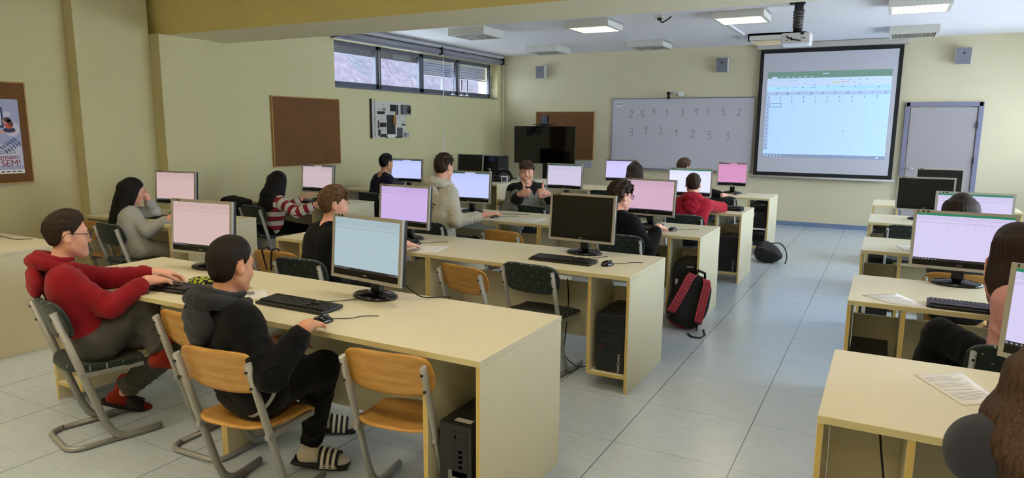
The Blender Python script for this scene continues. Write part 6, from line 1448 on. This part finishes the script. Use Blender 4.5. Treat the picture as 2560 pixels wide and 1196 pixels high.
def P_thumbs():
    HC = V3(*at(1317, 432, y=7.20)); yd = -153; vd = n3(V3(HC[0], HC[1], 0)); rt = V3(vd[1], -vd[0], 0); H = V3(-3.66, 7.08, .52); N = HC+vd*.03-V3(0, 0, .165)+rt*.004
    Rw = V3(*at(1299, 487, y=6.94)); Lw = V3(*at(1371, 486, y=7.0))
    R = person('person in a black and white patterned top smiling at the camera with two thumbs up', H, N, HC, -120, -140, (yd, -3, -3),
        {'R': dict(w=Rw, e=V3(*at(1267, 540, y=7.04)), d=n3(rt*.85-vd*.35+V3(0, 0, .25)), n=-vd*.9-rt*.35, pose='fist', hs=1.2), 'L': dict(w=Lw, e=V3(*at(1392, 535, y=7.2)), d=n3(-rt*.9-vd*.3+V3(0, 0, .1)), n=-vd*.8+rt*.45, pose='fist', hs=1.2)},
        {'R': dict(a=V3(-3.95, 7.35, .085), yaw=-60), 'L': dict(a=V3(-3.6, 7.55, .085), yaw=-30)},
        dict(skin=SK3, top=bw_mat(), bot=M_DARKJ, top_name='sweater', slouch=.02, top_r=.024, sleeve_r=.040, hem=-.08, fold=.006, wide=1.08, cheek=.007, head=1.04, collar=.06), s=1.0, h=.0042)
    short_hair(R, HM, .013, .016, .062, -.06, fringe=.020, rough=.006, tuft=44, seed=11); face(R, smile=True, brow=mat('brow_dark', '3b281c', .8))
P_thumbs()
def P_glasses_black():
    H = V3(-1.92, 5.58, .525); HC = V3(*at(1551, 492, y=5.58)); N = pose_of(H, HC, -8, -12, -35)
    R = person('person with dark brown hair and glasses in a black jumper before the dusty rose screen', H, N, HC, -6, -12, (-30, 3, 0),
        {'R': dict(w=V3(*at(1644, 568, z=.82)), pole=(.7, -.2, -1), d=n3(V3(.10, 1, -.15)), n=(.1, 0, 1), pose='mouse'), 'L': dict(w=V3(-2.1, 5.95, .80), pole=(-.6, -.4, -1), pose='type')},
        legs_default(H, -6), dict(skin=SK3, top=M_BLKC, bot=M_DARKJ, top_name='sweater', slouch=.02, top_r=.020, hem=-.09, collar=.060, wide=1.04), s=1.02)
    short_hair(R, HD, .020, .016, .058, -.07, fringe=.024, rough=.008, tuft=60, seed=13); face(R); glasses(R)
P_glasses_black()
def P_redback():
    H = V3(-1.79, 7.20, .51); HC = V3(*at(1733, 462, y=7.26)); N = pose_of(H, HC, 5, 10, 13, s=.92)
    R = person('person with cropped dark hair in a bright red hoodie seen from behind', H, N, HC, 5, 8, (13, 6, 0),
        {'R': dict(w=V3(-1.66, 7.78, .80), e=V3(*at(1803, 521, z=.79)), n=(0, 0, 1), pose='rest'), 'L': dict(w=V3(-1.95, 7.76, .80), pole=(-.9, -.2, -.6), pose='rest')},
        legs_default(H, 5, s=.9), dict(skin=SK3, top=M_REDB, bot=M_DARKJ, hood=True, slouch=.02, top_r=.018, hem=-.09, fold=.007), s=.93)
    short_hair(R, HD, .008, .008, .06, -.065, rough=.003, seed=15); face(R)
P_redback()
def P_longhair():
    H = V3(-3.03, 9.22, .525); HC = V3(*at(1587, 426, y=9.30)); N = pose_of(H, HC, 5, 8, 12)
    R = person('person with long brown hair and dark top at the violet screen', H, N, HC, 0, 8, (14, 2, 0), {'R': dict(w=V3(-2.9, 9.78, .80), pole=(.6, -.4, -1), pose='type'), 'L': dict(w=V3(-3.25, 9.78, .80), pole=(-.6, -.4, -1), pose='type')},
        legs_default(H, 0), dict(skin=SK1, top=M_BLKC, bot=M_DARKJ, top_name='sweater', slouch=.04, top_r=.014, hem=-.06), s=.97, h=.006)
    face(R); long_hair(R, HLD, .26, .04, seed=17, n=90, wave=.003)
P_longhair()
def P_magenta():
    H = V3(-2.14, 9.28, .525); HC = V3(*at(1709, 419, y=9.36)); N = pose_of(H, HC, -5, -5, -10)
    R = person('person mostly hidden behind the bright white screen, hand by the magenta screen', H, N, HC, -10, -12, (-25, 3, 10), {'R': dict(w=V3(*at(1806, 489, z=.805)), pole=(.7, -.3, -1), d=n3(V3(*at(1838, 481, z=.79))-V3(*at(1806, 489, z=.805))), n=(0, 0, 1), pose='mouse'), 'L': dict(w=V3(-2.3, 9.85, .80), pole=(-.6, -.4, -1), pose='type')},
        legs_default(H, 0), dict(skin=SK3, top=M_BLKC, bot=M_DARKJ, top_name='sweater', slouch=.04, top_r=.014, hem=-.06), s=.97, h=.006)
    short_hair(R, HM, .014, .014, .06, -.07, rough=.006, tuft=10, seed=19); face(R)
P_magenta()
def P_righthair():
    H = V3(.47, 5.24, .50); HC = V3(*at(2402, 529, y=5.36)); N = pose_of(H, HC, 0, 0, 0)
    R = person('person whose brown hair shows between the two lilac screens on the right', H, N, HC, 0, 0, (-4, 4, 0), {'R': dict(w=V3(.62, 5.92, .80), pole=(.6, -.4, -1), pose='type'), 'L': dict(w=V3(.30, 5.92, .80), pole=(-.6, -.4, -1), pose='type')},
        legs_default(H, 0), dict(skin=SK1, top=M_DGREY, bot=M_DARKJ, top_name='sweater', slouch=.04, top_r=.014, hem=-.06), s=.95, h=.007)
    face(R); long_hair(R, HLD, .18, .03, seed=21, n=80, wave=.003)
P_righthair()
def P_pink():
    H = V3(.80, 3.46, .525); HC = V3(*at(2536, 628, y=3.74)); N = V3(*at(2622, 732, y=3.64))
    wr = V3(*at(2480, 722, y=3.96))
    R = person('person with very long dark hair in a pink sweatshirt on the right', H, N, HC, 22, 20, (36, 5, 0), {'R': dict(w=wr, e=V3(wr[0]+.10, wr[1]+.06, .79), d=n3(V3(-.12, -.05, .95)), n=(-.6, .7, 0), pose='flat'), 'L': dict(w=V3(.60, 3.88, .68), e=V3(*at(2506, 892, y=3.58)), n=(-.3, 0, 1), pose='rest')},
        {'L': dict(a=V3(.12, 3.78, .085), k=V3(*at(2352, 835, y=3.72)), yaw=20), 'R': dict(a=V3(.25, 4.02, .085), k=V3(*at(2400, 900, y=3.80)), yaw=15)}, dict(skin=SK3, top=M_PINK, bot=M_BLKC, top_name='sweatshirt', slouch=.02, top_r=.022, sleeve_r=.024, hem=-.09), s=1.0, h=.0045)
    face(R); long_hair(R, HLD, .38, -.02, seed=23, n=170, wave=.006, hang=(-.07, -.12, 0))
P_pink()
def P_dark():
    H = V3(.70, 1.80, .52); HC = V3(*at(2640, 975, y=1.82)); N = V3(*at(2662, 1108, y=1.76))
    R = person('person with brown hair in a dark grey sweatshirt cut off by the bottom right corner', H, N, HC, 8, 10, (12, 6, 0), {'R': dict(w=V3(.85, 2.40, .80), pole=(.6, -.4, -1), pose='type'), 'L': dict(w=V3(.66, 2.44, .80), pole=(-.6, -.5, -1), pose='type')},
        legs_default(H, 8), dict(skin=SK1, top=M_DGREY, bot=M_DARKJ, top_name='sweatshirt', slouch=.04, top_r=.026, hem=-.09), s=.97, h=.006)
    face(R); long_hair(R, HM, .10, .02, seed=25, n=130, wave=.016, spread=1.2)
P_dark()
print('people', time.time()-_t0)
